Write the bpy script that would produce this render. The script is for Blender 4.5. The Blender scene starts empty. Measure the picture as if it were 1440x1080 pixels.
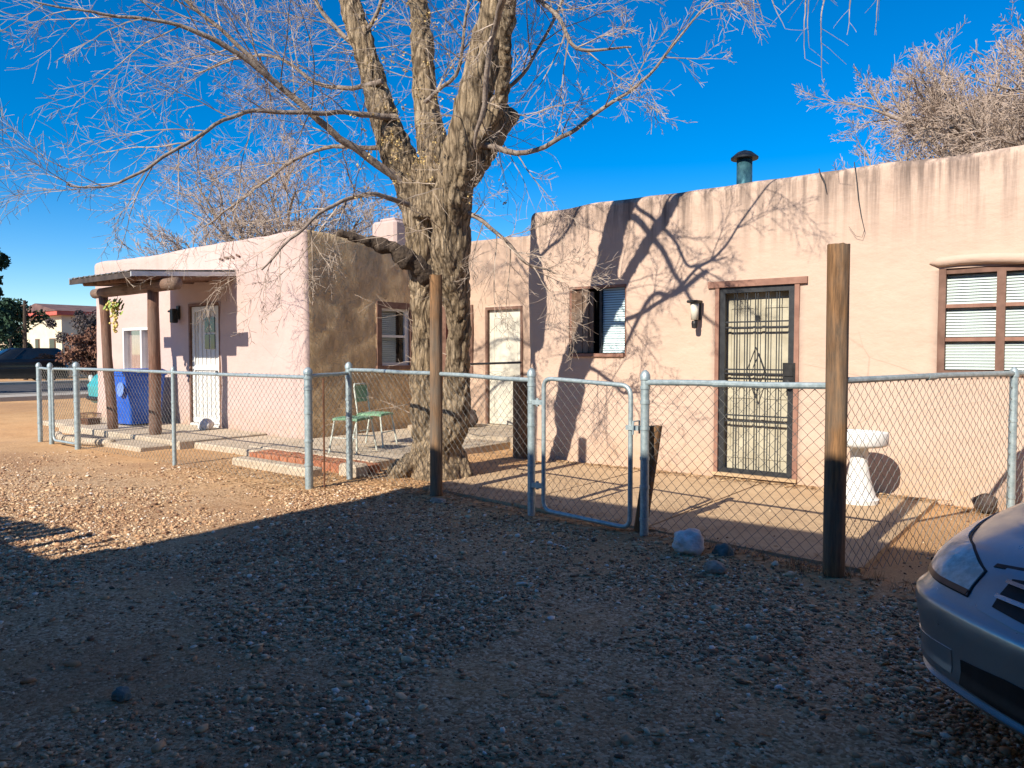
import bpy, math, random
import numpy as np
from mathutils import Vector, Matrix, noise
R = math.radians
rnd = random.Random(7)
sc = bpy.context.scene
COL = sc.collection
# ---------------------------------------------------------------- frame
F = 1060.0
DV = Vector((-.6115, .7912, 0)); RV = Vector((.7912, .6115, 0)); EYE = 1.42
def at(px, py, depth):
    """point seen at photo pixel (px,py) at horizontal distance depth"""
    q = DV*depth + RV*((px-720)/F*depth)
    return Vector((q.x, q.y, EYE-(py-497)/F*depth))
TAN = math.tan(R(34.2))
# ---------------------------------------------------------------- mesh builder
class MB:
    def __init__(s): s.v = []; s.f = []; s.m = []
    def add(s, vs, fs, m=0):
        o = len(s.v); s.v += [tuple(v) for v in vs]; s.f += [tuple(i+o for i in f) for f in fs]; s.m += [m]*len(fs)
    def box(s, x0, x1, y0, y1, z0, z1, m=0, rot=None, c=None):
        vs = [Vector((x, y, z)) for z in (z0, z1) for y in (y0, y1) for x in (x0, x1)]
        if rot is not None:
            c = Vector(c) if c is not None else Vector(((x0+x1)/2, (y0+y1)/2, (z0+z1)/2))
            vs = [rot@(v-c)+c for v in vs]
        s.add(vs, [(0, 2, 3, 1), (4, 5, 7, 6), (0, 1, 5, 4), (2, 6, 7, 3), (0, 4, 6, 2), (1, 3, 7, 5)], m)
    def rbox(s, x0, x1, y0, y1, z0, z1, b=.01, m=0):
        # bevelled box: chamfered on all sides
        X = [(x0, x0+b), (x1, x1-b)]; vs = []; idx = {}
        for i in (0, 1):
            for j in (0, 1):
                for k in (0, 1):
                    cx = (x0, x1)[i]; cy = (y0, y1)[j]; cz = (z0, z1)[k]
                    ix = cx+(b if i == 0 else -b); iy = cy+(b if j == 0 else -b); iz = cz+(b if k == 0 else -b)
                    for a, p in enumerate(((cx, iy, iz), (ix, cy, iz), (ix, iy, cz))):
                        idx[(i, j, k, a)] = len(vs); vs.append(p)
        fs = []
        for i in (0, 1):
            q = [idx[(i, 0, 0, 0)], idx[(i, 1, 0, 0)], idx[(i, 1, 1, 0)], idx[(i, 0, 1, 0)]]; fs.append(q if i else q[::-1])
            q = [idx[(0, i, 0, 1)], idx[(1, i, 0, 1)], idx[(1, i, 1, 1)], idx[(0, i, 1, 1)]]; fs.append(q[::-1] if i else q)
            q = [idx[(0, 0, i, 2)], idx[(1, 0, i, 2)], idx[(1, 1, i, 2)], idx[(0, 1, i, 2)]]; fs.append(q if i else q[::-1])
        for a in (0, 1):
            for b2 in (0, 1):
                fs.append([idx[(0, a, b2, 1)], idx[(1, a, b2, 1)], idx[(1, a, b2, 2)], idx[(0, a, b2, 2)]])
                fs.append([idx[(a, 0, b2, 0)], idx[(a, 1, b2, 0)], idx[(a, 1, b2, 2)], idx[(a, 0, b2, 2)]])
                fs.append([idx[(a, b2, 0, 0)], idx[(a, b2, 1, 0)], idx[(a, b2, 1, 1)], idx[(a, b2, 0, 1)]])
        for i in (0, 1):
            for j in (0, 1):
                for k in (0, 1): fs.append([idx[(i, j, k, 0)], idx[(i, j, k, 1)], idx[(i, j, k, 2)]])
        s.add(vs, fs, m)
    def tube(s, pts, rad, n=8, m=0, cap=True, closed=False):
        pts = [Vector(p) for p in pts]
        if not hasattr(rad, '__len__'): rad = [rad]*len(pts)
        o = len(s.v); N = len(pts); up = None
        for i, p in enumerate(pts):
            a = pts[i-1] if (i > 0 or closed) else p; b = pts[(i+1) % N] if (i < N-1 or closed) else p
            t = (b-a)
            if t.length < 1e-9: t = Vector((0, 0, 1))
            t.normalize()
            if up is None:
                up = Vector((0, 0, 1)) if abs(t.z) < .9 else Vector((1, 0, 0))
            u = up-t*up.dot(t)
            if u.length < 1e-6: u = t.orthogonal()
            u.normalize(); w = t.cross(u); up = u
            for k in range(n):
                an = 2*math.pi*k/n
                q = p+(u*math.cos(an)+w*math.sin(an))*rad[i]
                s.v.append((q.x, q.y, q.z))
        rng = N if closed else N-1
        for i in range(rng):
            for k in range(n):
                k2 = (k+1) % n; i2 = (i+1) % N
                s.f.append((o+i*n+k, o+i*n+k2, o+i2*n+k2, o+i2*n+k)); s.m.append(m)
        if cap and not closed:
            s.f.append(tuple(o+k for k in range(n))[::-1]); s.m.append(m)
            s.f.append(tuple(o+(N-1)*n+k for k in range(n))); s.m.append(m)
    def lathe(s, c, prof, n=24, m=0, axis=None):
        """prof list of (r,z); c centre"""
        c = Vector(c); o = len(s.v)
        for r_, z in prof:
            for k in range(n):
                a = 2*math.pi*k/n; v = Vector((r_*math.cos(a), r_*math.sin(a), z))
                if axis is not None: v = axis@v
                v = v+c; s.v.append((v.x, v.y, v.z))
        for i in range(len(prof)-1):
            for k in range(n):
                k2 = (k+1) % n
                s.f.append((o+i*n+k, o+i*n+k2, o+(i+1)*n+k2, o+(i+1)*n+k)); s.m.append(m)
        if prof[0][0] > 1e-5: s.f.append(tuple(o+k for k in range(n))[::-1]); s.m.append(m)
        if prof[-1][0] > 1e-5: s.f.append(tuple(o+(len(prof)-1)*n+k for k in range(n))); s.m.append(m)
    def grid(s, P, m=0):
        """P[i][j] points"""
        o = len(s.v); a = len(P); b = len(P[0])
        for row in P:
            for p in row: s.v.append(tuple(p))
        for i in range(a-1):
            for j in range(b-1):
                s.f.append((o+i*b+j, o+i*b+j+1, o+(i+1)*b+j+1, o+(i+1)*b+j)); s.m.append(m)
    def build(s, name, mats, parent=None, smooth=False, loc=None):
        me = bpy.data.meshes.new(name)
        base = Vector((0, 0, 0))
        if parent is not None: base = parent_world(parent)
        elif loc is not None: base = Vector(loc)
        vs = [(v[0]-base.x, v[1]-base.y, v[2]-base.z) for v in s.v]
        me.from_pydata(vs, [], s.f); me.update()
        if not isinstance(mats, (list, tuple)): mats = [mats]
        for mm in mats: me.materials.append(mm)
        if any(s.m): me.polygons.foreach_set('material_index', s.m)
        if smooth: me.polygons.foreach_set('use_smooth', [True]*len(me.polygons))
        o = bpy.data.objects.new(name, me); COL.objects.link(o)
        if parent is not None: o.parent = parent
        else: o.location = base
        return o
def parent_world(p):
    v = Vector(p.location)
    while p.parent is not None:
        p = p.parent; v += Vector(p.location)
    return v
def thing(name, label, cat, loc=(0, 0, 0), group=None):
    o = bpy.data.objects.new(name, None); COL.objects.link(o); o.location = loc
    o.empty_display_size = .2
    return tag(o, label, cat, group)
def tag(o, label, cat, group=None, kind=None):
    if label: o['label'] = label
    if cat: o['category'] = cat
    if group: o['group'] = group
    if kind: o['kind'] = kind
    return o
def smooth_angle(o, a=35):
    me = o.data; me.polygons.foreach_set('use_smooth', [True]*len(me.polygons))
    try: me.set_sharp_from_angle(angle=R(a))
    except Exception: pass
    return o
# ---------------------------------------------------------------- materials
class NT:
    def __init__(s, name):
        s.mat = bpy.data.materials.new(name); s.mat.use_nodes = True
        s.t = s.mat.node_tree; s.n = s.t.nodes; s.l = s.t.links
        s.b = s.n['Principled BSDF']; s.out = s.n['Material Output']
        s.geo = s.n.new('ShaderNodeNewGeometry')
    def L(s, a, b): s.l.new(a, b)
    def pos(s, scale=(1, 1, 1)):
        m = s.n.new('ShaderNodeMapping'); m.inputs['Scale'].default_value = scale
        s.L(s.geo.outputs['Position'], m.inputs['Vector']); return m.outputs[0]
    def noise(s, sc_=5, detail=5, rough=.55, scale=(1, 1, 1), dist=0):
        t = s.n.new('ShaderNodeTexNoise'); t.inputs['Scale'].default_value = sc_; t.inputs['Detail'].default_value = detail
        t.inputs['Roughness'].default_value = rough; t.inputs['Distortion'].default_value = dist
        s.L(s.pos(scale), t.inputs['Vector']); return t.outputs['Fac']
    def vor(s, sc_=5, scale=(1, 1, 1), feat='F1', out='Distance', rand=1):
        t = s.n.new('ShaderNodeTexVoronoi'); t.feature = feat; t.inputs['Scale'].default_value = sc_
        t.inputs['Randomness'].default_value = rand
        s.L(s.pos(scale), t.inputs['Vector']); return t.outputs[out]
    def ramp(s, fac, stops, interp='LINEAR'):
        r_ = s.n.new('ShaderNodeValToRGB'); e = r_.color_ramp; e.interpolation = interp
        while len(e.elements) < len(stops): e.elements.new(.5)
        for el, (p, c) in zip(e.elements, stops):
            el.position = p; el.color = (c if hasattr(c, '__len__') else (c, c, c))[:3]+(1,) if hasattr(c, '__len__') else (c, c, c, 1)
        s.L(fac, r_.inputs['Fac']); return r_.outputs['Color']
    def mix(s, fac, a, b, mode='MIX'):
        m = s.n.new('ShaderNodeMix'); m.data_type = 'RGBA'; m.blend_type = mode
        for sock, v in ((m.inputs[0], fac), (m.inputs[6], a), (m.inputs[7], b)):
            if isinstance(v, (int, float)): sock.default_value = v
            elif isinstance(v, tuple): sock.default_value = v+(1,) if len(v) == 3 else v
            else: s.L(v, sock)
        return m.outputs[2]
    def math(s, op, a, b=0.0):
        m = s.n.new('ShaderNodeMath'); m.operation = op
        for sock, v in zip(m.inputs, (a, b)):
            if isinstance(v, (int, float)): sock.default_value = v
            else: s.L(v, sock)
        return m.outputs[0]
    def xyz(s):
        x = s.n.new('ShaderNodeSeparateXYZ'); s.L(s.geo.outputs['Position'], x.inputs[0]); return x.outputs
    def bump(s, h, st=.3, d=.01, prev=None):
        b = s.n.new('ShaderNodeBump'); b.inputs['Strength'].default_value = st; b.inputs['Distance'].default_value = d
        s.L(h, b.inputs['Height'])
        if prev is not None: s.L(prev, b.inputs['Normal'])
        return b.outputs[0]
    def fin(s, col, rough=.9, nrm=None, metal=0, spec=.3):
        if isinstance(col, tuple): s.b.inputs['Base Color'].default_value = col+(1,)
        else: s.L(col, s.b.inputs['Base Color'])
        if isinstance(rough, (int, float)): s.b.inputs['Roughness'].default_value = rough
        else: s.L(rough, s.b.inputs['Roughness'])
        s.b.inputs['Metallic'].default_value = metal; s.b.inputs['Specular IOR Level'].default_value = spec
        if nrm is not None: s.L(nrm, s.b.inputs['Normal'])
        return s.mat
def simple(name, c1, c2, sc_=6, rough=.85, bump=.3, bs=60, bd=.003, metal=0, spec=.3, scale=(1, 1, 1), lo=.35, hi=.65):
    t = NT(name)
    col = t.ramp(t.noise(sc_, 6, .6, scale), [(lo, c1), (hi, c2)])
    n = t.bump(t.noise(bs, 4, .6, scale), bump, bd)
    return t.fin(col, rough, n, metal, spec)
def stucco(name, base, dark, grime, top, rough_amt=1.0, streak=.8):
    t = NT(name)
    c = t.ramp(t.noise(1.3, 6, .6), [(.3, tuple(x*.9 for x in base)), (.7, base)])
    c = t.mix(t.ramp(t.noise(9, 5, .7), [(.45, 0), (.8, .45)]), c, dark)
    # rain streaks running down from the parapet
    st = t.noise(1, 5, .65, (7, 7, .35))
    z = t.xyz()[2]
    hz = t.math('MULTIPLY', t.math('SUBTRACT', z, top-1.0), 1.0)
    hz2 = t.n.new('ShaderNodeClamp'); t.L(hz, hz2.inputs[0])
    hp = t.math('POWER', hz2.outputs[0], 1.6)
    m = t.math('MULTIPLY', t.ramp(st, [(.46, 0), (.64, 1)]), hp)
    m = t.math('MINIMUM', t.math('MULTIPLY', m, streak*1.5), .8)
    c = t.mix(m, c, grime)
    tb_ = t.n.new('ShaderNodeMapRange'); tb_.inputs[1].default_value = top-.42; tb_.inputs[2].default_value = top-.02; t.L(z, tb_.inputs[0])
    c = t.mix(t.math('MULTIPLY', t.math('MULTIPLY', tb_.outputs[0], t.ramp(t.noise(1, 6, .7, (5, 5, 1.6)), [(.46, 0), (.60, .75)])), streak), c, grime)
    # splash dirt near the ground
    lowz = t.n.new('ShaderNodeMapRange'); lowz.inputs[1].default_value = .55; lowz.inputs[2].default_value = .05
    t.L(z, lowz.inputs[0])
    c = t.mix(t.math('MULTIPLY', t.math('MULTIPLY', lowz.outputs[0], t.ramp(t.noise(5, 5, .7), [(.35, .1), (.7, 1)])), .65), c, (.42, .27, .15))
    # hairline cracks
    cr = t.vor(.9, (1, 1, 1.3), 'DISTANCE_TO_EDGE')
    crm = t.math('MULTIPLY', t.ramp(cr, [(0, .35), (.006, 0)]), t.ramp(t.noise(.8, 3), [(.5, 0), (.6, 1)]))
    c = t.mix(crm, c, tuple(x*.4 for x in base))
    b1 = t.bump(t.noise(3.2, 4, .6, (1, 1, 1.6)), .5*rough_amt, .05)
    b2 = t.bump(t.noise(22, 5, .65), .25*rough_amt, .009, b1)
    b3 = t.bump(t.noise(160, 2, .6), .35, .002, b2)
    return t.fin(c, .95, b3, 0, .15)
def wood(name, light, mid, dark, gray, amt=.5, s=1.0, vertical=True):
    t = NT(name)
    sc1 = (14*s, 14*s, 1.1*s) if vertical else (1.1*s, 14*s, 14*s)
    g = t.noise(1, 6, .7, sc1, .9)
    c = t.ramp(g, [(.25, dark), (.45, mid), (.7, light)])
    fine = t.noise(4, 4, .7, sc1)
    c = t.mix(t.ramp(fine, [(.4, .55), (.6, 0)]), c, dark)
    c = t.mix(t.math('MULTIPLY', t.ramp(t.noise(2.2, 4, .6, (1, 1, .6)), [(.4, 0), (.6, 1)]), amt), c, gray)
    b = t.bump(fine, .7, .006); b = t.bump(g, .6, .012, b)
    return t.fin(c, .85, b, 0, .2)
MT = {}
MT['pink'] = stucco('stucco_pink', (0.516, 0.396, 0.364), (0.440, 0.328, 0.296), (0.400, 0.296, 0.248), 3.3, .6, .25)
MT['peach'] = stucco('stucco_peach', (0.540, 0.404, 0.320), (0.480, 0.344, 0.264), (0.136, 0.104, 0.088), 3.32, .75, .95)
MT['rear'] = stucco('stucco_rear', (0.496, 0.360, 0.272), (0.416, 0.296, 0.216), (0.200, 0.144, 0.112), 3.5, .8, .5)
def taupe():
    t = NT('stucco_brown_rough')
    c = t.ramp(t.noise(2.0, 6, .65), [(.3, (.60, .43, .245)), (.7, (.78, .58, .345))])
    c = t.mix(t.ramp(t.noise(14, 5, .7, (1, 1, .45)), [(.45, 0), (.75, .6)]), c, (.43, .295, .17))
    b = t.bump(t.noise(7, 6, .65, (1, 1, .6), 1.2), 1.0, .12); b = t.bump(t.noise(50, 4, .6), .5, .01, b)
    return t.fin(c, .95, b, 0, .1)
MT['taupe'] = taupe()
MT['frame_brown'] = simple('painted_brown_wood', (.13, .072, .052), (.20, .115, .085), 9, .75, .3, 40)
MT['trim_red'] = simple('painted_trim', (.22, .115, .085), (.30, .165, .12), 9, .75, .3, 40)
MT['white'] = simple('painted_white', (0.576, 0.576, 0.560), (0.640, 0.640, 0.624), 4, .55, .15, 80)
MT['vinyl'] = simple('white_vinyl', (0.592, 0.600, 0.600), (0.640, 0.640, 0.640), 4, .4, .05, 80)
MT['cream'] = simple('cream_door_paint', (0.560, 0.528, 0.432), (0.624, 0.600, 0.512), 3, .6, .2, 50)
MT['iron'] = simple('black_iron', (.018, .020, .024), (.035, .038, .042), 12, .5, .2, 90, metal=.3, spec=.5)
MT['lampblack'] = simple('lamp_black', (.012, .012, .013), (.03, .03, .03), 12, .45, .1, 90)
MT['redd'] = simple('dark_red_paint', (.16, .02, .02), (.24, .035, .03), 6, .6, .2, 40)
MT['dark'] = simple('dark_inside', (.012, .011, .01), (.02, .018, .016), 4, .9, .1, 40)
MT['blind'] = simple('blind_slat', (0.528, 0.576, 0.560), (0.624, 0.664, 0.648), 3, .5, .05, 80)
MT['blindblue'] = simple('blind_slat_blue', (.66, .78, .84), (.74, .84, .88), 3, .5, .05, 80)
MT['curtain'] = simple('curtain_cloth', (.34, .22, .21), (.52, .36, .34), 9, .9, .3, 40, scale=(6, 6, .5))
MT['log'] = wood('peeled_log', (.26, .145, .10), (.16, .085, .06), (.06, .034, .025), (.22, .17, .14), .35)
MT['loghor'] = wood('log_horizontal', (.28, .17, .12), (.15, .09, .065), (.05, .034, .025), (.30, .24, .19), .4, vertical=False)
MT['post'] = wood('weathered_post', (0.368, 0.200, 0.088), (0.216, 0.120, 0.060), (0.044, 0.030, 0.020), (0.136, 0.124, 0.104), .75)
MT['board'] = wood('weathered_board', (.30, .20, .13), (.17, .10, .065), (.05, .035, .025), (.28, .24, .20), .5)
MT['metalroof'] = simple('roof_sheet', (.52, .55, .56), (.68, .70, .70), 3, .45, .15, 20, metal=.35)
MT['galv'] = (lambda t: t.fin(t.ramp(t.noise(25, 5, .7), [(.35, (.25, .32, .34)), (.65, (.42, .50, .52))]), .5, t.bump(t.noise(90, 2), .15, .002), .45, .5))(NT('galvanised_steel'))
MT['wire'] = simple('galvanised_wire', (.13, .13, .12), (.26, .26, .24), 20, .55, .1, 90, metal=.4)
MT['rust'] = simple('rusty_steel', (.10, .045, .025), (.17, .08, .045), 20, .8, .3, 60)
def concrete():
    t = NT('concrete_slab')
    c = t.ramp(t.noise(1.6, 7, .65), [(.3, (.41, .285, .17)), (.7, (.54, .395, .245))])
    c = t.mix(t.ramp(t.noise(11, 6, .7), [(.5, 0), (.75, .6)]), c, (.30, .20, .12))
    return t.fin(c, .9, t.bump(t.noise(70, 4, .6), .5, .004), 0, .2)
MT['conc'] = concrete()
MT['conclight'] = simple('pale_concrete', (0.416, 0.336, 0.240), (0.528, 0.448, 0.344), 7, .9, .5, 50, .005)
MT['redbrick'] = simple('red_pavers', (0.320, 0.120, 0.064), (0.440, 0.192, 0.104), 9, .9, .5, 50, .005)
MT['bluebin'] = simple('blue_plastic', (.008, .085, .46), (.016, .12, .58), 5, .45, .1, 40)
MT['tealpaint'] = simple('teal_paint', (.03, .30, .33), (.05, .38, .42), 5, .35, .1, 40, spec=.5)
MT['tealpipe'] = simple('vent_metal', (.03, .10, .13), (.08, .20, .24), 12, .45, .2, 40, metal=.5)
MT['capdark'] = simple('vent_cap_dark', (.01, .015, .022), (.025, .03, .04), 12, .5, .2, 40)
MT['greenpaint'] = simple('green_chair_paint', (0.128, 0.288, 0.160), (0.240, 0.400, 0.264), 12, .6, .3, 60)
MT['chairwhite'] = simple('chair_white_paint', (0.440, 0.480, 0.416), (0.576, 0.608, 0.544), 12, .6, .3, 60)
MT['plaster'] = simple('white_cast_stone', (0.592, 0.592, 0.576), (0.672, 0.672, 0.656), 7, .8, .5, 40, .006)
MT['rockwhite'] = simple('pale_rock', (.34, .30, .28), (.76, .74, .72), 6, .9, .8, 18, .02)
MT['rockteal'] = simple('teal_rock', (.08, .115, .11), (.17, .21, .20), 9, .8, .8, 18, .02)
MT['rockdark'] = simple('dark_rock', (.04, .03, .028), (.11, .08, .07), 9, .9, .8, 18, .02)
MT['rocktan'] = simple('tan_rock', (.22, .17, .13), (.38, .31, .25), 9, .9, .8, 18, .02)
MT['rubber'] = simple('tyre_rubber', (.012, .012, .012), (.03, .03, .03), 12, .8, .3, 60)
MT['black'] = simple('black_plastic', (.008, .008, .009), (.018, .018, .02), 12, .55, .2, 60)
MT['chrome'] = simple('chrome_trim', (.45, .47, .5), (.55, .57, .6), 12, .2, .02, 60, metal=1)
MT['alloy'] = simple('wheel_alloy', (.32, .33, .34), (.42, .43, .44), 12, .4, .05, 60, metal=.7)
def carpaint(name, c, c2, dirt=(.22, .17, .13), amt=.22):
    t = NT(name)
    col = t.ramp(t.noise(1.5, 3), [(.3, c), (.7, c2)])
    dm = t.math('MULTIPLY', t.ramp(t.noise(6, 7, .75), [(.45, .12), (.75, 1)]), amt); col = t.mix(dm, col, dirt)
    t.b.inputs['Coat Weight'].default_value = .6; t.b.inputs['Coat Roughness'].default_value = .12
    ro = t.ramp(t.noise(9, 5, .7), [(.3, .26), (.8, .48)])
    return t.fin(col, ro, t.bump(t.noise(400, 2), .05, .0006), .8, .5)
MT['carblue'] = carpaint('faded_silver_blue_paint', (.25, .34, .40), (.29, .38, .44))
MT['cardark'] = carpaint('dark_car_paint', (.02, .025, .03), (.03, .035, .04), (.08, .07, .06), .2)
MT['lens'] = (lambda t: t.fin(t.mix(t.ramp(t.noise(13, 4, .7), [(.4, 0), (.65, 1)]), (.42, .47, .45), (.74, .78, .75)), .16, t.bump(t.noise(30, 3), .25, .01), .12, .6))(NT('cloudy_lens'))
MT['amber'] = simple('amber_brown_lens', (.16, .055, .03), (.26, .10, .05), 12, .35, .1, 60)
def glass(name, tint, rough=.03, mixf=.12):
    t = NT(name); t.n.remove(t.b)
    g = t.n.new('ShaderNodeBsdfGlossy'); g.inputs['Roughness'].default_value = rough
    tr = t.n.new('ShaderNodeBsdfTransparent'); tr.inputs['Color'].default_value = tint+(1,)
    fr = t.n.new('ShaderNodeLayerWeight'); fr.inputs['Blend'].default_value = .22
    m = t.n.new('ShaderNodeMixShader'); f = t.math('MULTIPLY', fr.outputs['Fresnel'], .45)
    f2 = t.n.new('ShaderNodeClamp'); t.L(f, f2.inputs[0]); t.L(f2.outputs[0], m.inputs[0])
    t.L(tr.outputs[0], m.inputs[1]); t.L(g.outputs[0], m.inputs[2]); t.L(m.outputs[0], t.out.inputs[0])
    return t.mat
MT['glass'] = glass('window_glass', (.95, .97, .97), .03, .0)
MT['carglass'] = simple('dark_car_glass', (.01, .012, .014), (.014, .016, .018), 4, .06, 0, 60, spec=.8)
def bark():
    t = NT('rough_bark')
    r1 = t.noise(1, 6, .7, (16, 16, 2.6), 1.6)
    c = t.ramp(r1, [(.30, (.06, .044, .032)), (.45, (.27, .205, .135)), (.66, (.54, .43, .30))])
    c = t.mix(t.ramp(t.noise(2.5, 5, .6), [(.4, 0), (.7, .6)]), c, (.34, .25, .15))
    v = t.vor(1, (15, 15, 2.6), 'DISTANCE_TO_EDGE')
    c = t.mix(t.ramp(v, [(0, .7), (.05, .5), (.12, 0)]), c, (.035, .024, .017))
    b = t.bump(r1, 1, .05); b = t.bump(v, .8, .03, b); b = t.bump(t.noise(60, 4), .5, .006, b)
    return t.fin(c, .95, b, 0, .1)
MT['bark'] = bark()
MT['deadwood'] = simple('dead_bark_with_shade', (.035, .026, .022), (.10, .075, .055), 22, .95, 1, 30, .02)  # black dead bark, with underside shade also put into the colour
MT['limb'] = simple('limb_bark', (0.160, 0.120, 0.096), (0.320, 0.264, 0.216), 14, .9, .8, 40, .01)
MT['twig'] = simple('grey_twig', (.17, .13, .10), (.46, .375, .30), 5, .85, .2, 60)
MT['twigfar'] = simple('tan_twig', (.26, .195, .15), (.44, .35, .285), 2, .9, .2, 60)
MT['dryleaf'] = simple('dry_yellow_leaf', (.38, .25, .09), (.60, .45, .20), 30, .8, .2, 60)
MT['litter'] = (lambda t: t.fin(t.ramp(t.geo.outputs['Random Per Island'], [(0, (.16, .085, .04)), (.5, (.36, .22, .11)), (1, (.55, .39, .22))]), .9))(NT('fallen_leaf'))
MT['evergreen'] = simple('evergreen_leaf', (.012, .035, .022), (.03, .07, .035), 3, .8, .2, 60)
MT['shrubbrown'] = simple('dry_shrub', (.12, .05, .035), (.26, .14, .09), 3, .9, .2, 60)
MT['shrubdark'] = simple('dark_shrub', (.05, .04, .05), (.12, .10, .09), 3, .9, .2, 60)
MT['asphalt'] = simple('asphalt', (.045, .045, .05), (.075, .075, .08), 3, .9, .5, 90)
MT['walk'] = simple('sidewalk_concrete', (0.336, 0.304, 0.264), (0.416, 0.384, 0.336), 3, .9, .3, 50)
MT['housecream'] = simple('far_cream_wall', (0.592, 0.544, 0.400), (0.640, 0.600, 0.464), 2, .9, .3, 30)
MT['houseroof'] = simple('far_roof', (.10, .06, .06), (.18, .11, .10), 2, .9, .3, 30)
MT['redfascia'] = simple('far_red_fascia', (.42, .09, .07), (.52, .14, .11), 2, .8, .3, 30)
MT['leafgreen'] = simple('grape_leaf_green', (.16, .26, .05), (.30, .36, .10), 30, .7, .2, 60)
MT['grapeyel'] = simple('grape_yellow', (0.528, 0.416, 0.112), (0.600, 0.496, 0.200), 30, .5, .1, 60)
def ground():
    t = NT('yard_dirt')
    x = t.xyz()
    c = t.ramp(t.noise(.9, 7, .65), [(.3, (.47, .265, .125)), (.55, (.60, .37, .185)), (.75, (.68, .45, .25))])
    gr = t.vor(75, (1, 1, 1), 'F1', 'Color')
    sep = t.n.new('ShaderNodeSeparateColor'); t.L(gr, sep.inputs[0])
    pc = t.ramp(sep.outputs[0], [(0, (.20, .12, .07)), (.35, (.42, .27, .155)), (.7, (.58, .40, .24)), (1, (.74, .58, .40))])
    # gravel shows where the noise is high and inside the driveway
    dm = t.n.new('ShaderNodeMapRange'); dm.inputs[1].default_value = 6.1; dm.inputs[2].default_value = 4.6
    t.L(t.math('ADD', x[1], t.math('MULTIPLY', t.noise(1.3, 4), 1.6)), dm.inputs[0])
    dx = t.n.new('ShaderNodeMapRange'); dx.inputs[1].default_value = -14.5; dx.inputs[2].default_value = -9.5
    t.L(t.math('ADD', x[0], t.math('MULTIPLY', t.noise(.7, 4), 3)), dx.inputs[0])
    gm = t.math('MULTIPLY', dm.outputs[0], dx.outputs[0])
    gm = t.math('MULTIPLY', gm, t.ramp(t.noise(1.7, 5, .6), [(.3, .35), (.5, .95)]))
    c = t.mix(gm, c, pc)
    c = t.mix(t.ramp(t.noise(24, 6, .75), [(.5, 0), (.75, .5)]), c, (.30, .17, .09))
    c = t.mix(t.ramp(t.noise(.45, 4, .6), [(.48, 0), (.62, .6)]), c, (.33, .185, .10))
    d = t.vor(75)
    b = t.bump(t.noise(9, 6, .7), .6, .03); b = t.bump(t.math('MULTIPLY', d, gm), .6, -.008, b); b = t.bump(t.noise(90, 5, .8), .8, .010, b)
    return t.fin(c, .95, b, 0, .1)
MT['ground'] = ground()
def stones():
    t = NT('gravel_stone')
    c = t.ramp(t.geo.outputs['Random Per Island'], [(0, (.09, .055, .04)), (.2, (.27, .145, .085)), (.45, (.47, .285, .16)), (.72, (.62, .42, .245)), (.9, (.70, .54, .35)), (.96, (.78, .66, .50)), (1, (.80, .76, .70))])
    c = t.mix(t.ramp(t.noise(90, 4, .7), [(.4, 0), (.7, .4)]), c, (.30, .18, .10))
    return t.fin(c, .85, t.bump(t.noise(150, 3), .4, .002), 0, .3)
MT['stones'] = stones()
# ---------------------------------------------------------------- world, sun, camera
AZ = R(-1.0); EL = R(34.2)
tosun = Vector((-math.sin(AZ)*math.cos(EL), -math.cos(AZ)*math.cos(EL), math.sin(EL)))
w = bpy.data.worlds.new('World'); sc.world = w; w.use_nodes = True
wn = w.node_tree.nodes; wl = w.node_tree.links
bg = wn['Background']; sky = wn.new('ShaderNodeTexSky'); sky.sky_type = 'NISHITA'; sky.sun_disc = False
sky.sun_elevation = EL; sky.sun_rotation = R(179); sky.altitude = 1500; sky.air_density = 1.0; sky.dust_density = .2; sky.ozone_density = 3.0
hs = wn.new('ShaderNodeHueSaturation'); hs.inputs['Saturation'].default_value = 1.5; hs.inputs['Hue'].default_value = .503; hs.inputs['Value'].default_value = 1.08
wl.new(sky.outputs[0], hs.inputs['Color']); wl.new(hs.outputs[0], bg.inputs[0]); bg.inputs[1].default_value = .096
sl = bpy.data.lights.new('sun', 'SUN'); sl.energy = 5.0; sl.angle = R(.53); sl.color = (1, .90, .76)
so = bpy.data.objects.new('sun', sl); COL.objects.link(so); so.rotation_euler = tosun.to_track_quat('Z', 'Y').to_euler(); so.location = (0, -5, 20)
cam = bpy.data.cameras.new('camera'); co = bpy.data.objects.new('camera', cam); COL.objects.link(co); sc.camera = co
cam.sensor_width = 36; cam.lens = 36*F/1440; cam.clip_start = .05; cam.clip_end = 3000
co.location = (0, 0, EYE); co.rotation_euler = (R(90-2.32), 0, math.atan2(.6115, .7912))
sc.view_settings.view_transform = 'Standard'; sc.view_settings.look = 'None'; sc.view_settings.exposure = .67; sc.view_settings.gamma = 1
# ---------------------------------------------------------------- ground
def gz(x, y):
    n = noise.noise(Vector((x*.6, y*.6, 0)))*.02+noise.noise(Vector((x*2.3, y*2.3, 4)))*.008
    if -6 < x < -1 and y < 5.6:
        d = y-(5.0-.105*(x+1.28)); n += .030*math.exp(-(d/.30)**2)
    return n-.012
def make_ground():
    xs = sorted(set([-900, -400, -150, -80, -50]+[-40+i*2 for i in range(10)]+[-20+i*.12 for i in range(210)]+[6+i*2 for i in range(8)]+[30, 80, 200, 900]))
    ys = sorted(set([-900, -200, -60, -20, -8]+[-4+i*.12 for i in range(130)]+[12+i*2 for i in range(10)]+[40, 80, 200, 500, 1200]))
    mb = MB(); mb.grid([[(x, y, gz(x, y) if abs(x) < 45 and abs(y) < 40 else -.02) for x in xs] for y in ys])
    o = mb.build('ground', MT['ground'], smooth=True); o['kind'] = 'structure'
make_ground()
def struct(mb, name, mat, smooth=False):
    o = mb.build(name, mat, smooth=smooth); o['kind'] = 'structure'; return o
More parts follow.
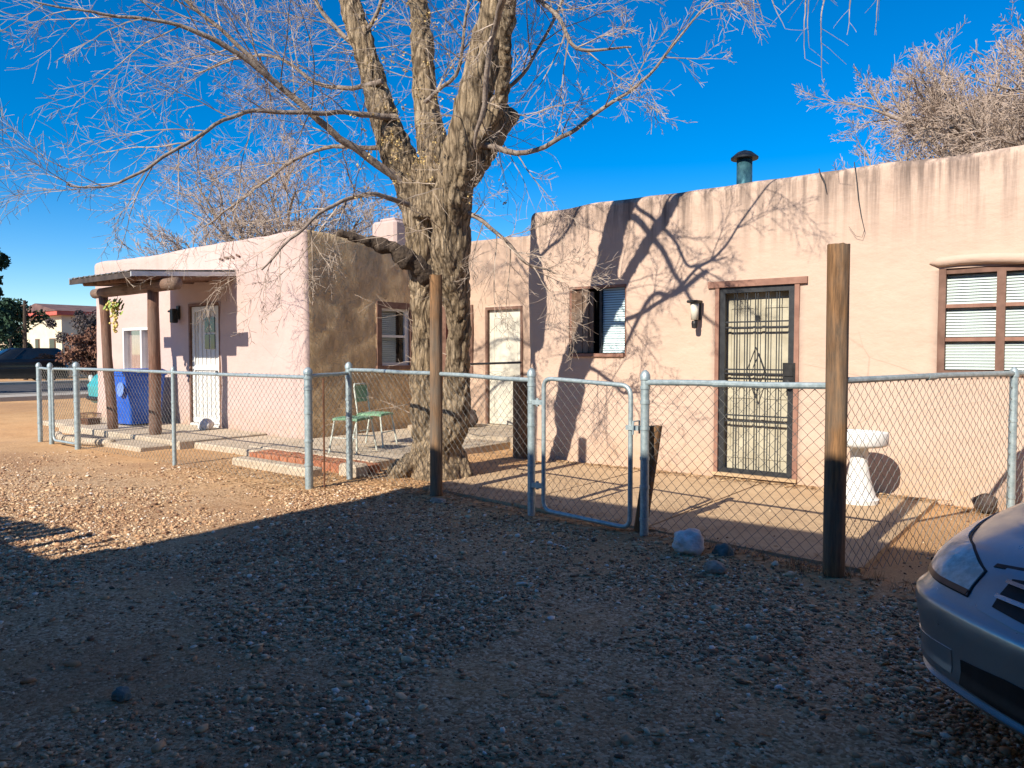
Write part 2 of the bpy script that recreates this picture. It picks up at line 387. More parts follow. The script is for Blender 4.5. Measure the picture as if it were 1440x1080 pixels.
# street along Y
mb = MB(); mb.box(-38, -27.5, -200, 300, -.02, .03); struct(mb, 'road', MT['asphalt'])
mb = MB(); mb.box(-27.5, -27.2, -200, 300, -.02, .14); mb.box(-27.2, -25.6, -200, 300, -.02, .12)
mb.box(-38.3, -38, -200, 300, -.02, .14); mb.box(-40, -38.3, -200, 300, -.02, .12); struct(mb, 'sidewalk', MT['walk'])
# yard slab beside the peach house (several cast panels with open joints)
mb = MB()
def fy(x): return 5.06-.105*(x+1.28)
xj = [-5.55, -4.25, -2.8, -1.15]
for a, b in zip(xj[:-1], xj[1:]):
    for (k0, k1) in ((0, 1), (1, 2)):
        def Y(x, k): return (fy(x)+.12, 6.75, 8.13)[k]
        g = .012; a1, b1 = a+g, b-g
        hz = .032+rnd.uniform(-.004, .004)
        q = [(a1, Y(a1, k0)+g), (b1, Y(b1, k0)+g), (b1, Y(b1, k1)-g), (a1, Y(a1, k1)-g)]
        mb.add([(x, y, -.05) for x, y in q]+[(x, y, hz) for x, y in q], [(0, 1, 5, 4), (1, 2, 6, 5), (2, 3, 7, 6), (3, 0, 4, 7), (4, 5, 6, 7)])
struct(mb, 'yard_slab', MT['conc'])
# porch slab, patio
mb = MB(); mb.rbox(-14.9, -10.7, 5.78, 7.28, -.05, .12, .015); mb.rbox(-16.6, -14.92, 6.1, 7.28, -.05, .08, .015)
mb.rbox(-12.6, -10.9, 5.3, 5.76, -.05, .06, .015); struct(mb, 'porch_slab', MT['conclight'])
mb = MB(); mb.rbox(-9.6, -6.95, 6.22, 10.3, -.05, .10, .015); mb.rbox(-10.68, -9.0, 6.0, 7.28, -.05, .085, .015); struct(mb, 'patio_slab', MT['conclight'])
mb = MB()
for i in range(13):
    for j in range(2):
        x = -9.0+i*.17; y = 5.84+j*.185
        mb.rbox(x, x+.16, y, y+.175, -.05, .095+rnd.uniform(-.006, .006), .008)
o = struct(mb, 'patio_pavers', MT['redbrick'])
mb = MB(); mb.rbox(-8.75, -7.15, 5.42, 5.62, -.04, .085, .02); o = mb.build('concrete_kerb', MT['conclight'], loc=(-8, 5.5, 0))
tag(o, 'low pale concrete kerb lying in the dirt in front of the red pavers', 'kerb')
mb = MB(); mb.rbox(-7.02, -6.72, 5.72, 5.95, -.04, .13, .03); o = mb.build('concrete_block', MT['conclight'], loc=(-6.9, 5.8, 0))
tag(o, 'small pale concrete block at the corner of the red pavers', 'block')
# raised rear step by white door
mb = MB(); N = 14
top = []; 
for i in range(N+1):
    a = i/N; x = -9.55+3.4*a; top.append((x, 9.35-.55*math.sin(a*math.pi)**.8))
vs = [(x, y, -.05) for x, y in top]+[(x, y, .16) for x, y in top]+[(top[0][0], 10.38, .16), (top[-1][0], 10.38, .16)]
n1 = N+1
mb.add(vs, [(i, i+1, n1+i+1, n1+i) for i in range(N)]+[tuple(range(n1, 2*n1))+(2*n1+1, 2*n1)])
struct(mb, 'rear_step', MT['conclight'])
# ---------------------------------------------------------------- adobe shells
def shell(name, corners, H, holes, mats, edge_mat, fine, parent, amp=.012, rc=.07, topamp=.03, seed=0, z0=-.1, step=.085):
    """corners CCW; holes: (edge,a0,a1,z0,z1,depth)"""
    mb = MB(); E = len(corners)
    zs = set()
    z = z0
    while z < H-.07: zs.add(round(z, 4)); z += step
    zs.add(round(H-.07, 4))
    for h in holes: zs.add(round(h[3], 4)); zs.add(round(h[4], 4))
    zs = sorted(zs)
    rows = [(z, 0) for z in zs]+[(H-.035, .012), (H-.01, .035), (H, .075), (H, .15), (H-.01, .21), (H-.05, .25), (H-.40, .26)]
    cols = []
    for e in range(E):
        a = Vector(corners[e]); b = Vector(corners[(e+1) % E]); L = (b-a).length; d = (b-a)/L; n = Vector((d.y, -d.x))
        st = step if e in fine else .6
        s = set([rc, L-rc]); k = rc
        while k < L-rc: s.add(round(k, 4)); k += st
        hb = []
        for h in holes:
            if h[0] == e: hb += [round(h[1], 4), round(h[2], 4)]
        s = [x for x in s if all(abs(x-y) > .02 for y in hb)]+hb
        for x in sorted(set(s)): cols.append((a+d*x, n, e, x, d, 0))
        # corner rounding
        b2 = Vector(corners[(e+2) % E]); d2 = (b2-b).normalized(); n2 = Vector((d2.y, -d2.x))
        cc = b-n*rc-n2*rc
        for q in (.25, .5, .75):
            an = q*math.pi/2; nn = n*math.cos(an)+n2*math.sin(an)
            cols.append((cc+nn*rc, nn, e, 1e9, d, 0))
    nc = len(cols); nr = len(rows); V = []
    for (z, ins) in rows:
        for (p, n, e, s, d, _) in cols:
            dn = noise.noise(Vector((p.x*1.1, p.y*1.1, z*1.1+seed)))*amp*1.6+noise.noise(Vector((p.x*3.7, p.y*3.7, z*3.7+seed)))*amp*.7
            q = p-n*(ins-dn); zz = z
            k = max(0, (z-(H-.5))/.5); zz += k*(noise.noise(Vector((p.x*.5, p.y*.5, seed+9)))*topamp*1.3+noise.noise(Vector((p.x*2.1, p.y*2.1, seed+3)))*topamp*.6)
            V.append((q.x, q.y, zz))
    o = len(mb.v); mb.v += V
    def inhole(e, s, z):
        for h in holes:
            if h[0] == e and h[1]-1e-3 <= s <= h[2]+1e-3 and h[3]-1e-3 <= z <= h[4]+1e-3: return h
        return None
    for j in range(nr-1):
        for i in range(nc):
            i2 = (i+1) % nc; c0, c1 = cols[i], cols[i2]
            if j < len(zs)-1 and c0[2] == c1[2] and c0[3] < 1e8 and c1[3] < 1e8:
                if inhole(c0[2], (c0[3]+c1[3])/2, (rows[j][0]+rows[j+1][0])/2): continue
            mi = edge_mat[c0[2]]
            mb.f.append((j*nc+i, j*nc+i2, (j+1)*nc+i2, (j+1)*nc+i)); mb.m.append(mi)
    # reveals
    for h in holes:
        e, a0, a1, h0, h1, dep = h
        ci = [i for i, c in enumerate(cols) if c[2] == e and a0-1e-3 <= c[3] <= a1+1e-3]
        rj = [j for j, r_ in enumerate(rows[:len(zs)]) if h0-1e-3 <= r_[0] <= h1+1e-3]
        n = cols[ci[0]][1]
        loop = [(rj[0], i) for i in ci]+[(j, ci[-1]) for j in rj[1:]]+[(rj[-1], i) for i in ci[::-1][1:]]+[(j, ci[0]) for j in rj[::-1][1:-1]]
        o2 = len(mb.v); ids = [j*nc+i for j, i in loop]
        for k in ids:
            v = mb.v[k]; pp = cols[k % nc]; q = pp[0]-n*dep; mb.v.append((q.x, q.y, v[2]))
        K = len(ids)
        for k in range(K):
            k2 = (k+1) % K; mb.f.append((ids[k2], ids[k], o2+k, o2+k2)); mb.m.append(edge_mat[e])
    ob = mb.build(name, mats, parent)
    ob.data.polygons.foreach_set('use_smooth', [True]*len(ob.data.polygons))
    # flat roof
    xs = [c[0] for c in corners]; ys = [c[1] for c in corners]
    r_ = MB(); r_.box(min(xs)+.2, max(xs)-.2, min(ys)+.2, max(ys)-.2, H-.45, H-.32)
    r_.build('roof', MT['conc'], parent)
    return ob
# ---- window helper: axis mapping through a local frame (origin at lower-left outer corner, u along wall, n outward)
class Fr:
    def __init__(s, o, u, n): s.o = Vector(o); s.u = Vector(u); s.n = Vector(n)
    def bx(s, mb, u0, u1, z0, z1, d0, d1, m=0):
        """d = depth outward along n"""
        vs = []
        for z in (z0, z1):
            for d in (d0, d1):
                for u in (u0, u1):
                    q = s.o+s.u*u+s.n*d; vs.append((q.x, q.y, z))
        fs = [(0, 2, 3, 1), (4, 5, 7, 6), (0, 1, 5, 4), (2, 6, 7, 3), (0, 4, 6, 2), (1, 3, 7, 5)]
        # orientation fix
        if s.u.cross(Vector((0, 0, 1))).dot(s.n) < 0: pass
        mb.add(vs, fs, m)
    def p(s, u, z, d): q = s.o+s.u*u+s.n*d; return Vector((q.x, q.y, z))
def blinds(fr, u0, u1, z0, z1, d, mat, parent, pitch=.035, tilt=.012):
    mb = MB(); z = z0+.01
    while z < z1-.01:
        q = [fr.p(u0, z, d+tilt), fr.p(u1, z, d+tilt), fr.p(u1, z+pitch*.82, d-tilt), fr.p(u0, z+pitch*.82, d-tilt)]
        q2 = [v-fr.n*.0015 for v in q]
        mb.add(q+q2, [(0, 1, 2, 3), (7, 6, 5, 4), (0, 4, 5, 1), (3, 2, 6, 7)]); z += pitch
    return mb.build('blinds', mat, parent)
def pane(fr, u0, u1, z0, z1, d, parent, mat='glass'):
    mb = MB(); fr.bx(mb, u0, u1, z0, z1, d-.002, d+.002); return mb.build('pane', MT[mat], parent)
def back(fr, u0, u1, z0, z1, d, parent, mat='dark'):
    mb = MB(); fr.bx(mb, u0, u1, z0, z1, d-.01, d); return mb.build('backing', MT[mat], parent)
# =========================================================== PINK HOUSE (left) with rear wing
HL = thing('adobe_house', 'pale pink adobe house on the left with a log porch and a brown stucco side', 'house', (-12, 8, 0))
XL, XR, YF = -16.87, -9.69, 7.30
holes = [(0, 16.87-15.62, 16.87-14.15, 1.02, 1.93, .25), (0, 16.87-13.10, 16.87-12.06, .12, 2.32, .25), (1, 8.80-7.3, 9.62-7.3, 1.2, 2.26, .25)]
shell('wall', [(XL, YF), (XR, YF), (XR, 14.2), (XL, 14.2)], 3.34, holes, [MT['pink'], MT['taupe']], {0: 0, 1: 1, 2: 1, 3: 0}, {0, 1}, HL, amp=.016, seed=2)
RW = shell('rear_wing_wall', [(-9.95, 10.4), (-5.75, 10.4), (-5.75, 13.9), (-9.95, 13.9)], 3.46, [(0, 9.95-8.63, 9.95-7.80, .16, 2.24, .2), (0, 9.95-9.62, 9.95-8.98, 1.05, 2.24, .2)], [MT['rear']], {0: 0, 1: 0, 2: 0, 3: 0}, {0}, HL, amp=.018, seed=5)
# chimney
mb = MB(); mb.rbox(-10.75, -10.1, 9.6, 10.1, 2.9, 3.86, .05); mb.rbox(-10.62, -10.23, 9.7, 10.0, 3.86, 3.92, .02); smooth_angle(mb.build('chimney', MT['pink'], HL))
# front window (white sliding)
f = Fr((-15.62, YF, 0), (1, 0, 0), (0, -1, 0)); W = 1.47
mb = MB()
f.bx(mb, 0, W, 1.02, 1.07, -.12, .012); f.bx(mb, 0, W, 1.88, 1.93, -.12, .012); f.bx(mb, 0, .05, 1.07, 1.88, -.12, .012); f.bx(mb, W-.05, W, 1.07, 1.88, -.12, .012); f.bx(mb, W/2-.03, W/2+.03, 1.07, 1.88, -.11, .004)
wf = mb.build('window', MT['vinyl'], HL); tag(wf, 'white framed sliding window behind the blue bin', None)
pane(f, .05, W-.05, 1.07, 1.88, -.07, wf); 
mb = MB(); mb.grid([[f.p(.05+(W-.1)*i/60, z, -.12+.012*math.sin(i*1.3)) for i in range(61)] for z in (1.07, 1.88)]); mb.build('curtain', MT['curtain'], wf)
back(f, 0, W, 1.02, 1.93, -.24, wf)
# porch door: white security door
f = Fr((-13.10, YF, 0), (1, 0, 0), (0, -1, 0)); W = 1.04
mb = MB()
f.bx(mb, 0, .05, .12, 2.32, -.12, .006, 1); f.bx(mb, W-.05, W, .12, 2.32, -.12, .006, 1); f.bx(mb, .05, W-.05, 2.27, 2.32, -.12, .006, 1)
f.bx(mb, .05, W-.05, .12, .16, -.12, .03, 0)
dr = mb.build('door', [MT['white'], MT['frame_brown']], HL); tag(dr, 'white security storm door under the log porch', None)
mb = MB(); f.bx(mb, .06, W-.06, .17, 2.26, -.10, -.06)
for u in (.06, W-.14): f.bx(mb, u, u+.08, .17, 2.26, -.06, -.03)
for z in (.17, 1.12, 2.17): f.bx(mb, .14, W-.14, z, z+.09, -.06, -.03)
for k in range(5):
    u = .20+k*.14
    if u < W-.18: f.bx(mb, u, u+.015, .26, 1.12, -.058, -.045)
    if u < W-.18: f.bx(mb, u, u+.015, 1.21, 2.17, -.058, -.045)
leaf = mb.build('door_leaf', MT['white'], dr)
mb = MB()
for u0 in (.46, .64):
    for z0 in (1.50, 1.80): f.bx(mb, u0, u0+.14, z0, z0+.26, -.062, -.043)
mb.build('door_lite', MT['carglass'], dr)
mb = MB(); q = f.p(W-.11, 1.08, 0); mb.lathe(q, [(.0, 0), (.03, 0.0), (.03, .03), (.0, .035)], 12, axis=Matrix.Rotation(R(90), 3, 'X')); mb.build('handle', MT['iron'], dr)
# porch wall lamp
lm = MB(); q = Vector((-13.42, YF-.1, 2.14)); lm.rbox(q.x-.05, q.x+.05, YF-.04, YF+.0, 2.05, 2.3, .01); lm.rbox(q.x-.06, q.x+.06, YF-.16, YF-.05, 1.98, 2.24, .015); lm.tube([(q.x-.02, YF-.1, 2.2), (q.x-.2, YF-.1, 2.2)], .02, 6)
lm.build('wall_lamp', MT['lampblack'], HL)
# vents / marks on parapet: small wooden drain spouts
for k in range(4):
    mb = MB(); mb.tube([(-12.0+k*.17, YF-.03, 3.05+.01*k), (-11.9+k*.17, YF-.035, 3.03+.015*(k % 2))], .018, 6); mb.build('parapet_drain', MT['log'], HL)
# side window on the brown wall
f = Fr((XR, 8.80, 0), (0, 1, 0), (1, 0, 0)); W = .82
mb = MB(); f.bx(mb, -.03, .07, 1.14, 2.31, -.1, .02); f.bx(mb, W-.07, W+.03, 1.14, 2.31, -.1, .02); f.bx(mb, .07, W-.07, 2.2, 2.31, -.1, .02); f.bx(mb, -.06, W+.06, 1.14, 1.21, -.1, .05)
wf = mb.build('window', MT['frame_brown'], HL); tag(wf, 'brown wood framed window in the brown stucco side wall', None)
mb = MB(); 
for a, b, c, d in ((.07, .11, 1.21, 2.2), (W-.16, W-.07, 1.21, 2.2), (.11, W-.16, 1.21, 1.26), (.11, W-.16, 1.70, 1.74), (.11, W-.16, 2.16, 2.2)): f.bx(mb, a, b, c, d, -.08, -.03)
mb.build('sash', MT['white'], wf); pane(f, .1, W-.15, 1.25, 2.17, -.06, wf); blinds(f, .1, W-.3, 1.25, 2.17, -.12, MT['blind'], wf); back(f, 0, W, 1.2, 2.26, -.2, wf)
# rear wing white door, red window
f = Fr((-8.63, 10.4, 0), (1, 0, 0), (0, -1, 0)); W = .83
mb = MB(); f.bx(mb, 0, .05, .16, 2.24, -.12, .015); f.bx(mb, W-.05, W, .16, 2.24, -.12, .015); f.bx(mb, .05, W-.05, 2.19, 2.24, -.12, .015)
dr = mb.build('door', MT['frame_brown'], HL); tag(dr, 'plain cream slab door in the set-back rear wall', None)
mb = MB(); f.bx(mb, .05, W-.05, .165, 2.19, -.10, -.05)
for (z0, z1) in ((.3, 1.0), (1.15, 2.05)):
    f.bx(mb, .15, W-.15, z0, z0+.012, -.05, -.044); f.bx(mb, .15, W-.15, z1-.012, z1, -.05, -.044); f.bx(mb, .15, .162, z0+.012, z1-.012, -.05, -.044); f.bx(mb, W-.162, W-.15, z0+.012, z1-.012, -.05, -.044)
mb.build('door_leaf', MT['cream'], dr)
f = Fr((-9.62, 10.4, 0), (1, 0, 0), (0, -1, 0)); W = .64
mb = MB(); f.bx(mb, -.06, .05, 1.0, 2.3, -.1, .03); f.bx(mb, W-.05, W+.06, 1.0, 2.3, -.1, .03); f.bx(mb, .05, W-.05, 2.2, 2.3, -.1, .03); f.bx(mb, .05, W-.05, 1.0, 1.08, -.1, .04)
wf = mb.build('window', MT['frame_brown'], HL); tag(wf, 'brown framed window with dark red panels behind the tree trunk', None)
mb = MB(); f.bx(mb, .05, .34, 1.08, 2.2, -.08, -.04); mb.build('shutter', MT['redd'], wf)
mb = MB(); f.bx(mb, .34, W-.05, 1.08, 2.2, -.12, -.10); mb.build('curtain', MT['white'], wf); pane(f, .34, W-.05, 1.08, 2.2, -.06, wf)
# ---- log porch
def logm(a, b, r0, r1, n=12, seg=9, wob=.012, seed=0):
    mb = MB(); a = Vector(a); b = Vector(b); pts = []; rr = []
    for i in range(seg+1):
        t = i/seg; p = a.lerp(b, t)
        if 0 < i < seg: p += Vector((noise.noise(Vector((seed, t*3, 0))), noise.noise(Vector((seed+5, t*3, 2))), 0))*wob*2
        pts.append(p); rr.append((r0+(r1-r0)*t)*(1+.07*noise.noise(Vector((seed, t*6, 7)))))
    mb.tube(pts, rr, n); return mb
o = logm((-13.40, 6.06, .10), (-13.66, 6.06, 2.40), .085, .075, seed=1).build('porch_post', MT['log'], HL, True); o['label'] = 'left porch log post, leaning'
o = logm((-11.93, 6.06, .02), (-11.93, 6.06, 2.42), .095, .085, seed=2).build('porch_post', MT['log'], HL, True); o['label'] = 'right porch log post, upright'
logm((-13.98, 6.06, 2.47), (-11.20, 6.06, 2.50), .085, .10, seed=3).build('porch_beam', MT['loghor'], HL, True)
for k, x in enumerate((-13.45, -12.95, -12.45, -11.98, -11.64)):
    logm((x, 5.66, 2.60), (x+.02, 7.31, 2.735), .055, .06, seed=k+10).build('rafter', MT['log'], HL, True)
mb = MB(); n = 44; P0 = []; P1 = []
for i in range(n+1):
    x = -13.72+(2.17)*i/n; rib = .012*(1 if i % 4 < 1 else 0)
    P0.append([(x, 5.52, 2.675+rib), (x, 6.4, 2.745+rib), (x, 7.315, 2.83+rib)]); P1.append([(x, 5.52, 2.662+rib), (x, 6.4, 2.732+rib), (x, 7.315, 2.817+rib)])
mb.grid(P0); mb.grid([r_[::-1] for r_ in P1])
mb.build('porch_roof', MT['metalroof'], HL)
mb = MB(); mb.box(-13.71, -11.55, 5.535, 5.56, 2.575, 2.658); mb.build('fascia', simple('dark_fascia_wood', (.035, .03, .03), (.07, .055, .05), 8, .85, .4, 40), HL)
for xb in (-11.56, -13.70):
    mb = MB(); mb.add([(xb+dx, y, z+zz) for dx in (0, .025) for (y, z) in ((5.53, 2.66), (7.30, 2.80)) for zz in (0, -.07)], [(0, 1, 3, 2), (4, 6, 7, 5), (0, 2, 6, 4), (1, 5, 7, 3), (0, 4, 5, 1), (2, 3, 7, 6)]); mb.build('roof_side_board', MT['metalroof' if xb > -12 else 'board'], HL)
# grape ornament
o = thing('hanging_ornament', 'green and yellow bunch of artificial grapes hanging under the porch beam', 'ornament', (-13.1, 6.02, 2.36))
mb = MB()
for k in range(60):
    t = rnd.random(); rr = .10*(1-t)+.02
    c = Vector((-13.1+rnd.gauss(0, rr*.55), 6.0+rnd.gauss(0, rr*.5), 2.28-.5*t))
    mb.lathe(c, [(0, -.022), (.018, -.013), (.022, 0), (.018, .013), (0, .022)], 7)
mb.build('fruit', MT['grapeyel'], o, True)
mb = MB()
for k in range(34):
    c = Vector((-13.1+rnd.gauss(0, .07), 6.0+rnd.gauss(0, .05), 2.34-abs(rnd.gauss(0, .12))-rnd.random()*.05)); a = rnd.random()*6.3; rr = .045
    mb.add([c+Vector((math.cos(a+q)*rr, math.sin(a+q)*rr*.5, math.sin(a+q)*rr)) for q in (0, 1.3, 2.5, 3.7, 5)], [(0, 1, 2, 3, 4)])
mb.build('leaves', MT['leafgreen'], o)
mb = MB(); mb.tube([(-13.1, 6.03, 2.3), (-13.1, 6.05, 2.42)], .004, 5); mb.build('hook', MT['iron'], o)
# =========================================================== PEACH HOUSE (right)
HR = thing('adobe_house', 'long peach stucco adobe house on the right with the barred front door', 'house', (-1, 9, 0))
X0 = -6.03; YW = 8.15
def a_(x): return x-X0
holes = [(0, a_(-5.37), a_(-4.54), 1.38, 2.27, .25), (0, a_(-3.40), a_(-2.47), .08, 2.20, .25), (0, a_(-1.19), a_(.62), 1.22, 2.22, .25)]
shell('wall', [(X0, YW), (6.5, YW), (6.5, 14.5), (X0, 14.5)], 3.30, holes, [MT['peach']], {0: 0, 1: 0, 2: 0, 3: 0}, {0}, HR, amp=.016, seed=11, topamp=.035)
# left window: weathered board, dark gap, blue blinds
f = Fr((-5.37, YW, 0), (1, 0, 0), (0, -1, 0)); W = .83
mb = MB(); f.bx(mb, 0, .025, 1.38, 2.27, -.1, -.02); f.bx(mb, W-.025, W, 1.38, 2.27, -.1, -.02); f.bx(mb, .025, W-.025, 2.24, 2.27, -.1, -.02); f.bx(mb, .025, W-.025, 1.38, 1.42, -.12, .02)
wf = mb.build('window', MT['trim_red'], HR); tag(wf, 'window with a weathered board on its left half and pale blinds on its right', None)
mb = MB(); f.bx(mb, .03, .19, 1.43, 2.22, -.04, -.012); f.bx(mb, .195, .27, 1.43, 2.23, -.05, -.022); f.bx(mb, .275, .33, 1.43, 2.2, -.075, -.045); mb.build('board', MT['board'], wf)
mb = MB(); f.bx(mb, .43, .46, 1.42, 2.24, -.09, -.04); f.bx(mb, W-.04, W-.025, 1.42, 2.24, -.09, -.04); mb.build('sash', MT['iron'], wf)
blinds(f, .46, W-.03, 1.42, 2.24, -.08, MT['blindblue'], wf, .03, .006); pane(f, .46, W-.04, 1.42, 2.24, -.06, wf); back(f, 0, W, 1.38, 2.27, -.24, wf)
# security door
f = Fr((-3.40, YW, 0), (1, 0, 0), (0, -1, 0)); W = .93
mb = MB(); f.bx(mb, .005, .05, .08, 2.155, -.12, .022); f.bx(mb, W-.05, W+.0, .08, 2.155, -.12, .022); f.bx(mb, -.08, W+.08, 2.155, 2.225, -.12, .032)
dr = mb.build('door', MT['trim_red'], HR); tag(dr, 'black barred security door in a brick-red frame', None)
mb = MB(); f.bx(mb, .055, W-.055, .10, 2.15, -.14, -.11)
for (u0, u1) in ((.12, .43), (.50, .81)):
    for (z0, z1) in ((.25, .95), (1.1, 1.95)):
        for (a, b, c, d) in ((u0, u1, z0, z0+.03), (u0, u1, z1-.03, z1), (u0, u0+.03, z0+.03, z1-.03), (u1-.03, u1, z0+.03, z1-.03)): f.bx(mb, a, b, c, d, -.11, -.10)
mb.build('door_leaf', simple('dull_beige_door', (.34, .31, .23), (.46, .43, .33), 5, .6, .3, 40), dr)
mb = MB(); f.bx(mb, .43, .47, 1.78, 1.84, -.10, -.09); mb.build('knocker', MT['iron'], dr)
mb = MB()
f.bx(mb, .055, .115, .085, 2.15, -.035, .0); f.bx(mb, W-.115, W-.055, .085, 2.15, -.035, .0); f.bx(mb, .115, W-.115, 2.09, 2.15, -.035, .0); f.bx(mb, .115, W-.115, .085, .135, -.035, .0)
for z in (.66, .725, 1.19, 1.235, 1.70, 1.76): f.bx(mb, .115, W-.115, z, z+.016, -.026, -.010)
nb = 5
for k in range(nb):
    u = .115+(W-.23)*(k+1)/(nb+1)
    for du in (-.014, .014): f.bx(mb, u+du-.0045, u+du+.0045, .135, 2.09, -.024, -.014)
uc = W/2
for (zc) in (1.21,):
    for sx in (-1, 1):
        for k in (1,):
            w2 = .075*k
            mb.tube([f.p(uc, zc+.28, -.006), f.p(uc+sx*w2*1.3, zc+.02, -.006), f.p(uc, zc-.28, -.006)], .006, 6)
gr = mb.build('security_grille', MT['iron'], dr)
mb = MB(); f.bx(mb, W-.16, W-.03, 1.06, 1.32, -.03, .035); f.bx(mb, W-.14, W-.05, 1.18, 1.30, .035, .045); mb.lathe(f.p(W-.09, 1.11, .03), [(0.02, 0), (.02, .03), (.032, .045), (.03, .07), (0, .075)], 12, axis=Matrix.Rotation(R(90), 3, 'X'))
mb.build('door_lock', MT['lampblack'], dr)
mb = MB(); f.bx(mb, 0, W, .05, .084, -.2, .05); mb.build('door_sill', MT['conc'], dr)
# wall lantern
lx = -3.60
mb = MB(); mb.rbox(lx-.03, lx+.03, YW-.03, YW+.01, 1.80, 2.02, .008); mb.rbox(lx-.065, lx+.065, YW-.19, YW-.03, 1.99, 2.02, .008); mb.tube([(lx, YW-.02, 1.84), (lx, YW-.07, 1.76), (lx, YW-.11, 1.82)], .012, 8); mb.lathe((lx, YW-.11, 1.70), [(0, 0), (.03, .01), (.035, .06), (.03, .09), (0, .095)], 12)
wl_ = mb.build('wall_lamp', MT['lampblack'], HR)
mb = MB(); mb.lathe((lx, YW-.11, 1.80), [(.04, 0), (.05, .19)], 14); mb.build('lamp_glass', MT['cream'], wl_, True)
# right window
f = Fr((-1.19, YW, 0), (1, 0, 0), (0, -1, 0)); W = 1.81
mb = MB(); f.bx(mb, -.01, .06, 1.22, 2.22, -.13, -.01); f.bx(mb, W-.06, W+.01, 1.22, 2.22, -.13, -.01); f.bx(mb, .06, W-.06, 2.17, 2.22, -.13, -.03); f.bx(mb, .06, W-.06, 1.215, 1.26, -.13, .02)
mb.box(0, 0, 0, 0, 0, 0) if False else None
for u in (.50, 1.26): f.bx(mb, u-.035, u+.035, 1.26, 2.17, -.12, -.025)
wf = mb.build('window', MT['frame_brown'], HR); tag(wf, 'wide brown framed window with three rows of panes over pale blinds', None)
mb = MB()
for (u0, u1) in ((.06, .465), (.535, 1.225), (1.295, W-.06)):
    for z in (1.535, 1.85): f.bx(mb, u0, u1, z, z+.035, -.10, -.045)
mb.build('sash_bar', MT['trim_red'], wf); pane(f, .06, W-.06, 1.26, 2.17, -.075, wf); blinds(f, .06, W-.06, 1.26, 2.17, -.095, MT['blind'], wf, .028, .006); back(f, 0, W, 1.22, 2.22, -.23, wf)
mb = MB(); rr = []; pts = []
for i in range(25):
    t = i/24; pts.append((-1.27+2.0*t, YW-.0, 2.275+.02*math.sin(t*9))); rr.append(.046*(math.sin(min(1, t*20)*math.pi/2)*math.sin(min(1, (1-t)*14)*math.pi/2))**.6+.004)
mb.tube(pts, rr, 12); mb.build('window_hood', MT['peach'], HR, True)
# loose cables on the wall
mb = MB(); mb.tube([at(1146, 235, 8.16*1), at(1150, 250, 8.1)], .005, 5) if False else None
def wallpt(px, py):
    q = DV+RV*((px-720)/F); t = (YW-.035)/q.y; return Vector((q.x*t, YW-.035, EYE-(py-497)/F*t))
mb = MB(); mb.tube([wallpt(*p) for p in ((1147, 240), (1149, 247), (1155, 258), (1158, 272))], [.006, .007, .007, .004], 6); mb.build('loose_cable', MT['iron'], HR)
mb = MB(); mb.tube([wallpt(*p) for p in ((1196, 231), (1199, 250), (1203, 283), (1207, 305), (1212, 325), (1209, 335), (1200, 333), (1190, 320))], [.005, .005, .005, .0045, .003, .002, .002, .0015], 6); mb.build('loose_cable', MT['iron'], HR)
# vent pipe on roof
o = thing('roof_vent_pipe', 'dark teal metal vent pipe with a conical cap on the flat roof', 'vent pipe', (-3.52, 9.30, 2.9))
mb = MB(); mb.lathe((-3.52, 9.30, 2.85), [(.095, 0), (.095, .98)], 20); mb.lathe((-3.52, 9.30, 3.45), [(.099, 0), (.099, .02)], 20); mb.build('pipe', MT['tealpipe'], o, True)
mb = MB(); mb.lathe((-3.52, 9.30, 3.84), [(.165, 0), (.168, .02), (.09, .085), (.02, .11), (0, .112)], 20); smooth_angle(mb.build('cap', MT['capdark'], o))
# =========================================================== fences
def chainlink(p0, p1, z0, z1, parent, ext=True, r_=.0022, pitch=.042):
    """interlocked zigzag wires: neighbours are mirrored, so they form diamonds"""
    p0 = Vector(p0); p1 = Vector(p1); L = (p1-p0).length; d = (p1-p0)/L; d.z = 0; nrm = Vector((-d.y, d.x, 0)); mb = MB(); n = int(L/pitch)
    rows = int((z1-z0)/pitch); dz = (z1-z0)/rows
    for i in range(n):
        pts = []
        for k in range(rows+1):
            u = (i+(i+k) % 2)*pitch+.004*noise.noise(Vector((i*.21, k*.3, z0)))
            off = .0025 if (i+k) % 2 else -.0025
            bow = .012*noise.noise(Vector((i*.05, k*.12, L)))
            q = p0+d*min(u, L)+nrm*(off+bow); pts.append((q.x, q.y, z0+k*dz))
        mb.tube(pts, r_, 4, cap=False)
        if ext and (i+rows) % 2:
            q = p0+d*min(L, (i+1)*pitch); j = .006*math.sin(i*1.7)
            mb.tube([(q.x-d.x*.006, q.y-d.y*.006, z1-.01), (q.x+d.x*.012+j, q.y+d.y*.012, z1+.030)], r_, 4, cap=False)
            mb.tube([(q.x+d.x*.006, q.y+d.y*.006, z1-.01), (q.x-d.x*.012+j, q.y-d.y*.012, z1+.032)], r_, 4, cap=False)
    return mb.build('wire_mesh', MT['wire'], parent)
def fpost(x, y, h, r_, parent, cap=True, bands=(), toward=None, z0=-.1):
    mb = MB(); prof = [(r_, z0), (r_, h-.02)]
    if cap: prof += [(r_*1.18, h-.02), (r_*1.18, h+.015), (r_*.8, h+.04), (r_*.25, h+.055), (0, h+.056)]
    mb.lathe((x, y, 0), prof, 14)
    for z in bands: mb.lathe((x, y, z), [(r_*1.0, -.012), (r_*1.14, -.012), (r_*1.14, .012), (r_*1.0, .012)], 14)
    o = mb.build('fence_post', MT['galv'], parent); return smooth_angle(o)
